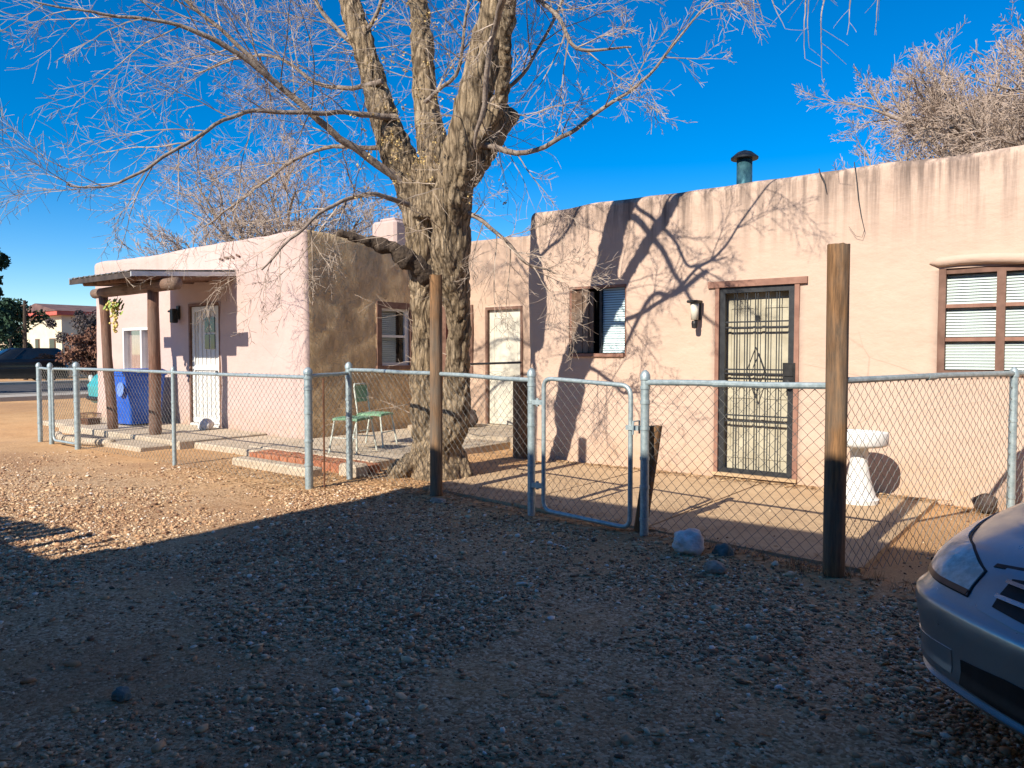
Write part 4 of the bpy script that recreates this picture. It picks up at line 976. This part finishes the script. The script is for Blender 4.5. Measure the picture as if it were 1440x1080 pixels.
# high branch carrying hanging twigs at top right
limb([P(728, -170, 7.2, 9), P(850, -210, 7.0, 8), P(980, -170, 6.9, 6), P(1080, -110, 6.9, 5), P(1160, -70, 6.9, 3)], 10, 18, .8)
for (px, ln, dx) in ((1050, .45, .1), (1068, .5, .02), (1085, .25, .0), (1138, .55, .05), (1146, .85, .12), (1140, .8, -.1), (1190, .5, 0), (1230, .45, .03), (1040, .4, .25)):
    q = at(px, -55, 6.9); G.r = random.Random(px); G.path(q, Vector((dx, dx*.5, -1)), ln+.25, .009, 1, 2, [(0,), (3, .45, .06, .12), (2, .4, .05, .1)])
    lim.tube([at(px-20, -110, 6.9), at(px-6, -85, 6.9), q], [.008, .008, .008], 5)
# fork epicormic shoots around the crotch
for k in range(130):
    G.r = random.Random(900+k); a = G.r.random(); L = big[G.r.choice((0, 1, 1, 2, 2, 3, 3, 4))]; i = G.r.randrange(max(1, len(L)//3), len(L)-1) if len(L) > 4 else 1
    p, r0 = L[i]; p = p.lerp(L[min(i+1, len(L)-1)][0], G.r.random()); d = rv(G.r); d.z = d.z*.6
    G.path(p+d.normalized()*r0*.8, d.normalized()+Vector((0, 0, .1)), G.r.uniform(.35, 1.1), .006, 1, 2, [(0,), (6, .5, .07, .16), (4, .4, .05, .2)])
smooth_angle(lim.build('limbs', MT['limb'], TR), 60); twm.build('twigs', MT['twig'], TR)
# dry leaves caught in the fork
mb = MB(); r2 = random.Random(5)
for g in range(95):
    px = 602+r2.gauss(0, 52); py = 175+r2.gauss(0, 75); dep = r2.uniform(7.3, 8.5)
    if py > 290 or px < 480 or px > 730: continue
    c0 = at(px, py, dep)
    for k in range(r2.randint(3, 16)):
        c = c0+rv(r2)*r2.random()*.075; u = rv(r2)*r2.uniform(.008, .019); v = u.cross(rv(r2)).normalized()*r2.uniform(.007, .014)
        mb.add([c-u, c-v*.8, c+u, c+v], [(0, 1, 2, 3)])
mb.build('dry_leaves', MT['dryleaf'], TR)
# ---- background bare trees
def bgtree(name, label, base, h, limbs, seed, spread, twl, rmin, loc_spec, tmat='twigfar'):
    t = thing(name, label, 'tree', base, 'bare trees behind the houses'); a = MB(); b = MB(); g = Grow(seed, [a, a, b, b, b], rmin, .004); r2 = random.Random(seed)
    B = Vector(base); a.tube([B-Vector((0, 0, .2)), B+Vector((0, 0, h*.2)), B+Vector((.1, 0, h*.38))], [h*.045, h*.036, h*.03], 10)
    for k in range(limbs):
        an = 2*math.pi*(k+r2.random()*.6)/limbs; el = r2.uniform(.35, 1.25)
        g.path(B+Vector((0, 0, h*r2.uniform(.22, .4))), Vector((math.cos(an)*math.cos(el), math.sin(an)*math.cos(el), math.sin(el))), spread*r2.uniform(.8, 1.2), h*.017, 0, 3, loc_spec)
    a.build('trunk', MT['limb'], t, True); b.build('crown', MT[tmat], t); return t
sp = [(17, .5, .35, .14), (12, .5, .22, .18), (9, .5, .14, .2), (0, .4, .1, .2)]
sp2 = [(19, .5, .35, .14), (13, .5, .22, .18), (11, .5, .14, .2), (0, .4, .1, .2)]
q = at(1540, 497, 19); bgtree('bare_tree', 'large bare tree rising behind the peach house at the right edge', (q.x, q.y, 0), 11.3, 26, 43, 5.8, 1, .0055, sp2)
q = at(410, 497, 27); bgtree('bare_tree', 'bare spreading tree behind the pink house roof, left of the big elm', (q.x, q.y, 0), 6.9, 15, 42, 5.4, 1, .0065, sp)
# evergreen at left edge + shrubs
def leafy(name, label, base, h, rx, mat, seed, n=5000, ls=.09, cat='tree', trunk=True, z0=.15):
    t = thing(name, label, cat, base); B = Vector(base); r2 = random.Random(seed); a = MB()
    if trunk: a.tube([B-Vector((0, 0, .2)), B+Vector((.05, 0, h*.45)), B+Vector((0, .1, h*.85))], [h*.03, h*.022, h*.006], 8)
    cl = [(B+Vector((r2.gauss(0, rx*.42), r2.gauss(0, rx*.42), h*r2.uniform(z0, .98))), r2.uniform(.15, .34)*rx) for _ in range(38)]
    b = MB()
    for c, rr in cl:
        if trunk: a.tube([B+Vector((0, 0, max(.2, (c.z-B.z)*.7))), B.lerp(c, .5)+Vector((0, 0, (c.z-B.z)*.4)), c], [h*.008, h*.006, .006], 4)
        else: a.tube([B, c], [.02, .006], 4)
        for k in range(n//38):
            p = c+rv(r2)*rr*r2.random()**.4; u = rv(r2)*ls*r2.uniform(.5, 1); v = u.cross(rv(r2)).normalized()*ls*.45
            b.add([p-u, p-v, p+u, p+v], [(0, 1, 2, 3)])
    a.build('trunk' if trunk else 'stem', MT['limb'], t); b.build('crown', MT[mat], t); return t
q = at(-50, 497, 26); leafy('evergreen_tree', 'dark evergreen tree at the far left edge of the street', (q.x, q.y, 0), 5.4, 1.9, 'evergreen', 3, 9000, .12)
q = at(15, 497, 42); leafy('evergreen_shrub', 'dark green shrub behind the parked dark car', (q.x, q.y, 0), 4.2, 1.8, 'evergreen', 4, 5000, .15, 'shrub')
q = at(130, 497, 36); leafy('brown_shrub', 'tall dry reddish brown shrub just left of the pink house', (q.x, q.y, 0), 2.4, 1.3, 'shrubbrown', 6, 6000, .10, 'shrub', False)
q = at(128, 497, 40); leafy('dark_shrub', 'dark leafless bush in front of the blue-shaded house wall', (q.x, q.y, 0), 3.6, 1.4, 'shrubdark', 7, 6000, .10, 'shrub', False)
# =========================================================== far house
C0 = at(45, 497, 46); 
FH = thing('far_house', 'small cream house with red trim across the street', 'house', (C0.x, C0.y, 0))
# local: front wall faces roughly -Y, right end faces +X
fx0, fx1 = -54.5, -46.0
p = at(88, 497, 46); cx, cy = p.x, p.y     # visible corner between sunlit front and shaded end
mb = MB(); mb.box(cx-5.6, cx, cy, cy+9, -.2, 3.75); mb.build('wall', MT['housecream'], FH)
mb = MB(); mb.box(cx-5.9, cx+.4, cy-.4, cy+9.4, 3.75, 4.0); mb.build('fascia', MT['redfascia'], FH)
mb = MB(); mb.add([(cx-5.95, cy-.45, 4.0), (cx+.45, cy-.45, 4.0), (cx+.45, cy+9.5, 4.0), (cx-5.95, cy+9.5, 4.0), (cx-2.7, cy-.45, 4.55), (cx-2.7, cy+9.5, 4.55)], [(0, 1, 4), (2, 3, 5), (1, 2, 5, 4), (3, 0, 4, 5), (3, 2, 1, 0)]); mb.build('roof', MT['houseroof'], FH)
for (u, w2) in ((-1.3, .75), (-3.6, .5)):
    mb = MB(); mb.box(cx+u-w2/2-.05, cx+u+w2/2+.05, cy-.05, cy+.02, 1.15, 2.35); wv_ = mb.build('window', MT['frame_brown'], FH)
    mb = MB(); mb.box(cx+u-w2/2, cx+u+w2/2, cy-.07, cy-.051, 1.2, 2.3); mb.build('pane', MT['carglass'], wv_)
mb = MB(); mb.box(cx-11.5, cx-5.62, cy+.4, cy+7, -.2, 2.9); mb.build('annex_wall', simple('far_tan_wall', (.42, .33, .24), (.5, .4, .3)), FH)
mb = MB(); mb.box(cx-11.8, cx-5.61, cy+.1, cy+7.3, 2.9, 3.15); mb.build('annex_roof', MT['houseroof'], FH)
q = at(150, 497, 60)
FB = thing('far_building', 'long low dark-roofed building beyond the shrubs', 'building', (q.x, q.y, 0))
mb = MB(); mb.box(q.x-9, q.x+14, q.y, q.y+9, -.2, 3.6); mb.build('wall', simple('far_dark_wall', (.16, .13, .13), (.22, .18, .17)), FB)
mb = MB(); mb.add([(q.x-10, q.y-.8, 3.6), (q.x+15, q.y-.8, 3.6), (q.x+15, q.y+10, 3.6), (q.x-10, q.y+10, 3.6), (q.x-10, q.y+4.5, 4.9), (q.x+15, q.y+4.5, 4.9)], [(0, 1, 5, 4), (2, 3, 4, 5), (1, 2, 5), (3, 0, 4), (3, 2, 1, 0)]); mb.build('roof', MT['houseroof'], FB)
mb = MB(); mb.box(q.x-6, q.x-5.1, q.y-.03, q.y+.02, .0, 2.1); mb.build('door', MT['frame_brown'], FB)
# street pole
q = at(36, 497, 41); mb = MB(); mb.tube([(q.x, q.y, -.2), (q.x, q.y, 2.2), (q.x+.1, q.y, 4.3)], [.12, .11, .07], 8); mb.tube([(q.x-.4, q.y, 4.0), (q.x+.4, q.y, 4.05)], .04, 6)
tag(mb.build('utility_stub_pole', MT['deadwood'], loc=(q.x, q.y, 0)), 'short dark pole standing beside the dark shrub across the street', 'pole')
# =========================================================== house behind the camera (casts the big shadow)
NH = thing('neighbour_house', 'tall stucco house behind the viewer that shades the driveway', 'house', (0, -4, 0))
EH = 4.7; YS = 6.12-EH/TAN
mb = MB(); mb.rbox(-5.52, 9, YS-7.5, YS, -.1, EH, .03); mb.build('wall', simple('brown_stucco_low_bounce', (.20, .135, .085), (.28, .19, .125), 2, .95, .8, 30, .01), NH)  # wall set close and coloured dark to cut sky light and bounce
f = Fr((0, YS, 0), (-1, 0, 0), (0, 1, 0))
for u in (-3, 1.4, 3.6):
    mb = MB(); f.bx(mb, u, u+1.1, 1.1, 2.1, 0, .04); w_ = mb.build('window', MT['frame_brown'], NH); mb = MB(); f.bx(mb, u+.07, u+1.03, 1.17, 2.03, .04, .05); mb.build('pane', MT['carglass'], w_)
# unseen slatted awning added on its left flank, shaped to cast striped shade
AW = thing('stripe_shade_awning', 'unseen low slatted awning added behind and left of the viewer to cast striped shade', 'awning', (-6.5, YS, 0)); AH = 2.25; YA = 2.62-AH/TAN
mb = MB()
sh = -AH/TAN*math.tan(AZ)
for (xc, wd, y1) in ((-6.20, .05, 2.62), (-5.96, .02, 2.66), (-5.84, .02, 2.64), (-5.62, .09, 2.50)):
    mb.box(xc+sh-wd, xc+sh+wd, YA-2.6, y1-AH/TAN, AH-.02, AH+.02)
for k in range(12):
    x = -6.50-k*.155; mb.box(x+sh-.072, x+sh+.072, YA-2.6, 2.60-.03*k+.04*math.sin(k*2.3)-AH/TAN, AH-.021, AH+.019)
mb.build('slats', MT['board'], AW)
mb = MB(); mb.box(-8.4, -5.45, YA-2.6, 2.10-(AH+.08)/TAN, AH+.06, AH+.1); mb.box(-8.4, -5.45, YA-2.4, YA-2.3, AH-.12, AH-.03); mb.box(-8.4, -5.45, YA-.98, YA-.88, AH-.12, AH-.03); mb.build('frame', MT['board'], AW)
for (x, y) in ((-7.9, YA-.9), (-7.9, YA-2.4), (-5.7, YA-.9)):
    mb = MB(); mb.box(x-.05, x+.05, y-.05, y+.05, -.1, AH-.12); mb.build('post', MT['board'], AW)
# =========================================================== cars
def car(name, label, cat, loc, heading, paint, sc3=(1, 1, 1), group=None, detail=True, suv=False):
    c = thing(name, label, cat, loc, group); hx = Vector(heading).normalized(); ly = Vector((-hx.y, hx.x, 0)); L0 = Vector(loc)
    def T(p): return L0+hx*p[0]*sc3[0]+ly*p[1]*sc3[1]+Vector((0, 0, p[2]*sc3[2]))
    LEN = 4.55
    def interp(z, K):
        if z <= K[0][0]: return K[0][1]
        for (a, b), (c_, d) in zip(K[:-1], K[1:]):
            if z <= c_: t = (z-a)/(c_-a); t = t*t*(3-2*t) if abs(d-b) > .08 else t; return b+(d-b)*t
        return K[-1][1]
    SB = [(.18, .10), (.23, .035), (.27, .012), (.31, .02), (.40, .012), (.48, 0), (.515, .006), (.53, .03), (.56, .055), (.60, .085), (.66, .15), (.70, .215), (.74, .31), (.76, .38)]
    WD = [(.18, .80), (.25, .845), (.45, .868), (.52, .872), (.545, .862), (.62, .860), (.70, .845), (.74, .825), (.76, .80)]
    RC = .30; BOW = .16
    def fx(y, z):
        """front surface x (0 = nose) as function of y, level z"""
        w2 = interp(z, WD); s_ = interp(z, SB); a = min(abs(y), w2)
        x = -s_-BOW*(a/w2)**2
        if a > w2-RC: q = a-(w2-RC); x -= RC-math.sqrt(max(0, RC*RC-q*q))
        return x
    def zl(x, z):
        t = max(0, min(1, (-x-.35)/1.3)); t = t*t*(3-2*t); k = 1+.24*t*max(0, (z-.3)/.46); return z*k
    def contour(z):
        w2 = interp(z, WD); pts = []
        ys = [w2*math.sin(math.pi/2*i/22) for i in range(23)]
        fr_ = [(fx(y, z), y) for y in ys]
        xe = fr_[-1][0]; rear = -LEN+interp(z, SB)*.5
        side = [(xe+(rear+.35-xe)*i/16, w2*(1+.0*i)) for i in range(1, 16)]
        rr = [(rear+.12*(y/w2)**2+(RC-math.sqrt(max(0, RC*RC-max(0, y-(w2-RC))**2))), y) for y in ys[::-1]]
        half = fr_+side+rr
        return half
    levels = [.18, .205, .23, .27, .31, .36, .40, .44, .48, .50, .515, .522, .53, .545, .56, .58, .60, .63, .66, .68, .70, .72, .74, .76]
    mb = MB(); H = [contour(z) for z in levels]; n = len(H[0])
    for sgn in (1, -1):
        P_ = [[T((x, sgn*y, zl(x, z))) for (x, y) in H[k]] for k, z in enumerate(levels)]
        # cap towards centreline
        top = H[-1]
        def hz(x, v):
            t = max(0, min(1, (-x-.35)/1.2)); zt = .76*(1+.24*t*t*(3-2*t)); return zt+(.055+.02*t)*(1-(1-v)**2.2)
        for v in (.03, .08, .15, .3, .5, .75, 1):
            P_.append([T((x+.03*v*v*max(0, min(1, (x+1.2)/.9))*(y/.8)**2, sgn*y*(1-v), hz(x, v))) for (x, y) in top])
        if sgn > 0: mb.grid([r_ for r_ in P_])
        else: mb.grid([r_[::-1] for r_ in P_])
    # floor
    mb.add([T((-.3, -.75, .19)), T((-.3, .75, .19)), T((-LEN+.3, .75, .19)), T((-LEN+.3, -.75, .19))], [(0, 1, 2, 3)])
    body = smooth_angle(mb.build('body', MT[paint], c), 60)
    # greenhouse
    def gl(x0, x1, w2, z, nn=5):
        r_ = []
        for i in range(40):
            a = 2*math.pi*i/40; ca, sa = math.cos(a), math.sin(a)
            r_.append(T(((x0+x1)/2+(x0-x1)/2*math.copysign(abs(ca)**(2/nn), ca), w2*math.copysign(abs(sa)**(2/nn), sa), z)))
        return r_
    zt = 1.40; g0 = gl(-1.15, -3.75 if not suv else -4.4, .74, .90); g1 = gl(-1.55, -3.45 if not suv else -4.3, .70, 1.12); g2 = gl(-1.98, -3.05 if not suv else -4.2, .60, zt-.06); g3 = gl(-2.15, -2.9 if not suv else -4.1, .52, zt)
    mb = MB(); mb.grid([r_+[r_[0]] for r_ in (g0, g1, g2)]); smooth_angle(mb.build('window_glass', MT['carglass'], c), 60)
    mb = MB(); mb.grid([r_+[r_[0]] for r_ in (g2, g3)]); mb.add(g3, [tuple(range(40))])
    for kk in (3, 9, 11, 17, 23, 29, 31, 37):
        if kk in (9, 11, 29, 31) and kk not in (9, 29): continue
        mb.tube([g0[kk], g1[kk], g2[kk]], .028, 6)
    smooth_angle(mb.build('roof', MT[paint], c), 60)
    # wheels
    for xw in (-.88, -3.55):
        for sg in (-1, 1):
            A = Matrix.Rotation(R(90), 3, 'X'); hm = Matrix((hx, ly, Vector((0, 0, 1)))).transposed()
            ax = hm@A
            mb = MB(); mb.lathe(T((xw, sg*.79, .30)), [(.20, -.095), (.285, -.10), (.305, -.07), (.31, 0), (.305, .07), (.285, .10), (.20, .095)], 28, axis=ax); wo = smooth_angle(mb.build('wheel', MT['rubber'], c), 50)
            mb = MB(); mb.lathe(T((xw, sg*.80, .30)), [(.0, -.085), (.05, -.09), (.10, -.075), (.20, -.085), (.205, .0), (.2, .085), (.1, .075), (.05, .09), (0, .085)], 20, axis=ax); smooth_angle(mb.build('rim', MT['alloy'], wo), 50)
    if not detail:
        for sg in (-1, 1):
            mb = MB(); mb.lathe(T((fx(.6, .60)-.0, sg*.6, .62)), [(0, -.03), (.08, -.03), (.09, 0), (.08, .03), (0, .04)], 16, axis=Matrix((hx, ly, Vector((0, 0, 1)))).transposed()@Matrix.Rotation(R(90), 3, 'Y')); mb.build('headlight', MT['lens'], c)
        mb = MB(); mb.box(0, 0, 0, 0, 0, 0) if False else None
        mb.tube([T((fx(y, .30)+.01, y, .27)) for y in [-.8+.1*i for i in range(17)]], .05, 8); mb.build('bumper', MT['black'], c)
        return c
    # ---- front details, patches lying on the front surface; a = arc position from centre towards the corner
    def front(a, z, sg, off):
        """walk along contour by arc length"""
        w2 = interp(z, WD); N_ = 60; px_, py_ = fx(0, z), 0; acc = 0; prev = (px_, py_); res = None
        pts = [(fx(w2*math.sin(math.pi/2*i/N_), z), w2*math.sin(math.pi/2*i/N_)) for i in range(N_+1)]+[(fx(w2, z)-k*.05, w2) for k in range(1, 12)]
        for k in range(1, len(pts)):
            d = math.hypot(pts[k][0]-pts[k-1][0], pts[k][1]-pts[k-1][1])
            if acc+d >= a:
                t = (a-acc)/d; x = pts[k-1][0]+(pts[k][0]-pts[k-1][0])*t; y = pts[k-1][1]+(pts[k][1]-pts[k-1][1])*t
                tx, ty = (pts[k][0]-pts[k-1][0])/d, (pts[k][1]-pts[k-1][1])/d; nx, ny = ty, -tx
                e = .01; sl = (interp(z+e, SB)-interp(z-e, SB))/(2*e); nz = sl*.8
                nn = math.sqrt(nx*nx+ny*ny+nz*nz); 
                return T((x+nx/nn*off, sg*(y+ny/nn*off), zl(x, z)+nz/nn*off))
            acc += d
        return T((pts[-1][0], sg*pts[-1][1], z))
    def patch(name, a0, a1, zlo, zhi, sg, off, mat, parent=c, na=24, nz=10, dome=0, skirt=True):
        mb = MB(); G_ = []
        for i in range(na+1):
            t = i/na; a = a0+(a1-a0)*t; lo = zlo(t); hi = zhi(t)
            G_.append([front(a, lo+(hi-lo)*j/nz, sg, off+dome*math.sin(math.pi*j/nz)*math.sin(math.pi*t)) for j in range(nz+1)])
        if sg > 0: G_ = G_
        mb.grid(G_ if sg < 0 else [r_[::-1] for r_ in G_])
        if skirt:
            def inn(i, j):
                t = i/na; a = a0+(a1-a0)*t; lo = zlo(t); hi = zhi(t); return front(a, lo+(hi-lo)*j/nz, sg, -.01)
            mb.grid([[G_[i][0] for i in range(na+1)], [inn(i, 0) for i in range(na+1)]]) ; mb.grid([[G_[i][nz] for i in range(na+1)], [inn(i, nz) for i in range(na+1)]])
            mb.grid([[G_[0][j] for j in range(nz+1)], [inn(0, j) for j in range(nz+1)]]); mb.grid([[G_[na][j] for j in range(nz+1)], [inn(na, j) for j in range(nz+1)]])
        return smooth_angle(mb.build(name, MT[mat], parent), 50)
    K = lambda *v: (lambda t: v[0] if len(v) == 1 else (lambda s_: v[int(min(len(v)-2, s_))]+(v[int(min(len(v)-2, s_))+1]-v[int(min(len(v)-2, s_))])*(s_-int(min(len(v)-2, s_))))(t*(len(v)-1)))
    for sg in (-1, 1):
        gk = patch('lamp_gasket', .424, 1.092, K(.562, .562, .567, .576, .590), K(.650, .697, .719, .729, .720), sg, .003, 'black')
        hl = patch('headlight', .43, 1.085, K(.566, .566, .571, .580, .595), K(.645, .692, .714, .724, .715), sg, .007, 'lens', dome=.008)
        patch('lamp_lower_strip', .43, 1.085, K(.566, .566, .571, .580, .595), K(.583, .583, .588, .597, .612), sg, .010, 'amber', hl)
        patch('fog_recess', .45, .78, K(.285, .29, .30), K(.37, .365, .355), sg, .003, 'carblue')
        pass
        patch('bumper_crease', .86, 1.22, K(.462, .505, .517, .517), K(.472, .513, .525, .525), sg, .003, 'black')
        patch('hood_gap', .0, .415, K(.692, .69, .68, .665), K(.702, .70, .69, .675), sg, .003, 'black')
    for sg in (-1, 1):
        patch('grille_surround', .0, .36, K(.535, .535, .545), K(.69, .69, .672), sg, .006, 'carblue')
        patch('grille_opening', .0, .30, K(.555, .556, .566), K(.675, .672, .652), sg, .010, 'black')
        for zb in (.592, .634): patch('grille_slat', .0, .30, K(zb, zb, zb), K(zb+.011, zb+.011, zb+.010), sg, .024, 'chrome')
        patch('lower_intake', .0, .40, K(.262, .262, .27), K(.372, .372, .355), sg, .004, 'black')
        patch('bumper_lip', .0, 1.25, K(.205, .205, .21, .215), K(.235, .236, .238, .24), sg, .014, 'carblue')
    mb = MB(); q = front(0, .615, 1, .032); mb.lathe(q, [(.028, -.006), (.036, -.006), (.036, .006), (.028, .006), (.028, -.006)], 20, axis=Matrix((hx, ly, Vector((0, 0, 1)))).transposed()@Matrix.Rotation(R(90), 3, 'Y')); mb.build('badge', MT['chrome'], c)
    for sg in (-1, 1):
        mb = MB(); mb.tube([T((-1.45, sg*.80, .93)), T((-1.5, sg*.92, .97))], .04, 8); mb.build('side_mirror', MT[paint], c)
    return c
CARX = (-.06, 2.70, .005)
car('parked_car', 'silver-blue sedan with cloudy headlights parked at the right edge of the gravel', 'car', CARX, (-.62, -.785, 0), 'carblue')
car('parked_car', 'teal car parked on the far side of the pink house', 'car', (-18.55, 8.0, 0), (0, -1, 0), 'tealpaint', (1, .98, 1.32), None, False)
q = at(-62, 497, 34); car('parked_suv', 'dark sport utility car parked across the street at the left edge', 'car', (q.x, q.y, .03), (-.02, -1, 0), 'cardark', (1, 1.02, 1.18), None, False, True)
# =========================================================== gravel, leaf litter (stuff)
def scatter():
    r_ = np.random.RandomState(3); N0 = 270000
    ico = []; t = (1+5**.5)/2
    base = np.array([(-1, t, 0), (1, t, 0), (-1, -t, 0), (1, -t, 0), (0, -1, t), (0, 1, t), (0, -1, -t), (0, 1, -t), (t, 0, -1), (t, 0, 1), (-t, 0, -1), (-t, 0, 1)], dtype=np.float64); base /= np.linalg.norm(base[0])
    tri = np.array([(0, 11, 5), (0, 5, 1), (0, 1, 7), (0, 7, 10), (0, 10, 11), (1, 5, 9), (5, 11, 4), (11, 10, 2), (10, 7, 6), (7, 1, 8), (3, 9, 4), (3, 4, 2), (3, 2, 6), (3, 6, 8), (3, 8, 9), (4, 9, 5), (2, 4, 11), (6, 2, 10), (8, 6, 7), (9, 8, 1)])
    # sample in camera polar space for even picture coverage
    dep = 1.9+ (11.0-1.9)*r_.rand(N0)**1.35; lat = (r_.rand(N0)*1.55-.79)*dep
    X = DV.x*dep+RV.x*lat; Y = DV.y*dep+RV.y*lat
    keep = np.ones(N0, bool); nz = np.array([noise.noise(Vector((x*.55, y*.55, 3.3)))+.5*noise.noise(Vector((x*1.9, y*1.9, 1.3))) for x, y in zip(X, Y)])
    pr = np.clip(.60+nz*1.5, .05, 1.0)
    for tx in (-1.9, -.35):
        tr = np.abs((X-tx)+.32*(Y-2)); pr *= np.where(tr < .16, .35, 1)
    pr *= np.clip(1-.75*np.exp(-(((X+2.6)/1.1)**2+((Y-1.3)/.9)**2)), .1, 1)
    edge = 5.0-.105*(X+1.28); edge = np.where(X < -6.5, 5.0, edge); dy = Y-edge
    pr *= np.where(dy > -.1, np.where(X > -5.4, .10, .18), 1.0); pr *= np.where(dy > 1.6, .2, 1)
    pr *= np.clip((X+12.5)/4, .04, 1)
    onslab = (X > -5.6) & (X < -1.0) & (dy > .1); pr *= np.where(onslab, .04, 1)
    keep = (r_.rand(N0) < pr) & (Y < 7.9)
    X = X[keep]; Y = Y[keep]; dep = dep[keep]; onslab = onslab[keep]; n = len(X)
    sz = np.clip(r_.lognormal(math.log(.0072), .46, n), .003, .030); sz = sz*.95
    S3 = np.stack([sz*r_.uniform(.8, 1.5, n), sz*r_.uniform(.7, 1.1, n), sz*r_.uniform(.35, .65, n)], 1)
    Z = np.array([gz(x, y) for x, y in zip(X, Y)])+sz*.25; Z = np.where(onslab, .034+sz*.3, Z)
    v = base[None]*(1+r_.uniform(-.34, .34, (n, 12, 1)))*S3[:, None, :]
    a = r_.rand(n)*6.283; tl = r_.normal(0, .35, n)
    ct, st = np.cos(tl)[:, None], np.sin(tl)[:, None]; y1 = v[:, :, 1]*ct-v[:, :, 2]*st; z1 = v[:, :, 1]*st+v[:, :, 2]*ct
    ca, sa = np.cos(a)[:, None], np.sin(a)[:, None]; x2 = v[:, :, 0]*ca-y1*sa; y2 = v[:, :, 0]*sa+y1*ca
    V = np.stack([x2+X[:, None], y2+Y[:, None], z1+Z[:, None]], 2).reshape(-1, 3)
    T3 = (tri[None]+(np.arange(n)*12)[:, None, None]).reshape(-1)
    me = bpy.data.meshes.new('gravel'); me.vertices.add(len(V)); me.vertices.foreach_set('co', V.astype(np.float32).reshape(-1))
    nf = n*20; me.loops.add(nf*3); me.loops.foreach_set('vertex_index', T3.astype(np.int32)); me.polygons.add(nf)
    me.polygons.foreach_set('loop_start', np.arange(0, nf*3, 3, dtype=np.int32)); me.polygons.foreach_set('loop_total', np.full(nf, 3, dtype=np.int32)); me.update(calc_edges=True)
    me.materials.append(MT['stones']); o = bpy.data.objects.new('gravel', me); COL.objects.link(o)
    tag(o, 'loose grey and tan gravel spread over the driveway', 'gravel', kind='stuff'); print('stones', n)
scatter()
mb = MB(); r2 = random.Random(77)
def leafat(x, y, z, s):
    a = r2.random()*6.28; u = Vector((math.cos(a), math.sin(a), r2.uniform(-.25, .25)))*s; v = Vector((-math.sin(a), math.cos(a), r2.uniform(-.4, .4)))*s*.45; c = Vector((x, y, z+s*.25))
    mb.add([c-u, c-v, c+u, c+v], [(0, 1, 2, 3)])
for k in range(8000):
    m = r2.random()
    if m < .40: x = r2.gauss(-6.6, 1.3); y = r2.gauss(5.3, .45)
    elif m < .62: x = r2.uniform(-6.1, -.2); y = fl(x)+r2.gauss(.05, .12)
    elif m < .78: x = r2.uniform(-6, -.4); y = 8.08-abs(r2.gauss(0, .12))
    elif m < .86: x = r2.gauss(-7.2, 1.0); y = r2.gauss(7.6, .9)
    else: x = r2.uniform(-9, .3); y = r2.uniform(1.5, 5)
    if y > 8.1 and x > -6: continue
    if (x-TB.x)**2+(y-TB.y)**2 < .11: continue
    z = gz(x, y)
    if -5.55 < x < -1 and y > fl(x)+.18: z = .036
    elif -9.6 < x < -6.95 and y > 6.2: z = .102
    elif -9.0 < x < -6.8 and 5.83 < y < 6.2: z = .1
    leafat(x, y, z, r2.uniform(.012, .03))
o = mb.build('leaf_litter', MT['litter']); tag(o, 'fallen brown leaves along the fence, slab and tree foot', 'leaf litter', kind='stuff')
# dry grass tufts
mb = MB()
for k in range(150):
    m = r2.random()
    if m < .6: x = r2.uniform(-2.4, .2); y = (8.02-abs(r2.gauss(0, .12)) if r2.random() < .4 else fl(min(x, -1.28))+r2.gauss(.02, .06)); 
    else: x = r2.uniform(-9, -5); y = fl(x)+r2.gauss(.3, .3)
    if -5.5 < x < -1.3 and y > fl(x)+.2: y = 8.05
    z = gz(x, y) if y < 7.9 else .0
    for j in range(9):
        a = r2.random()*6.28; h = r2.uniform(.03, .10); w2 = .002; dx, dy = math.cos(a), math.sin(a)
        p0 = Vector((x+r2.gauss(0, .02), y+r2.gauss(0, .02), z)); p1 = p0+Vector((dx*h*.6, dy*h*.6, h))
        mb.add([p0+Vector((dy*w2, -dx*w2, 0)), p0-Vector((dy*w2, -dx*w2, 0)), p1], [(0, 1, 2)])
o = mb.build('dry_grass', MT['litter']); tag(o, 'sparse dry grass blades at the fence foot and wall foot', 'dry grass', kind='stuff')
print('objects', len(bpy.data.objects))
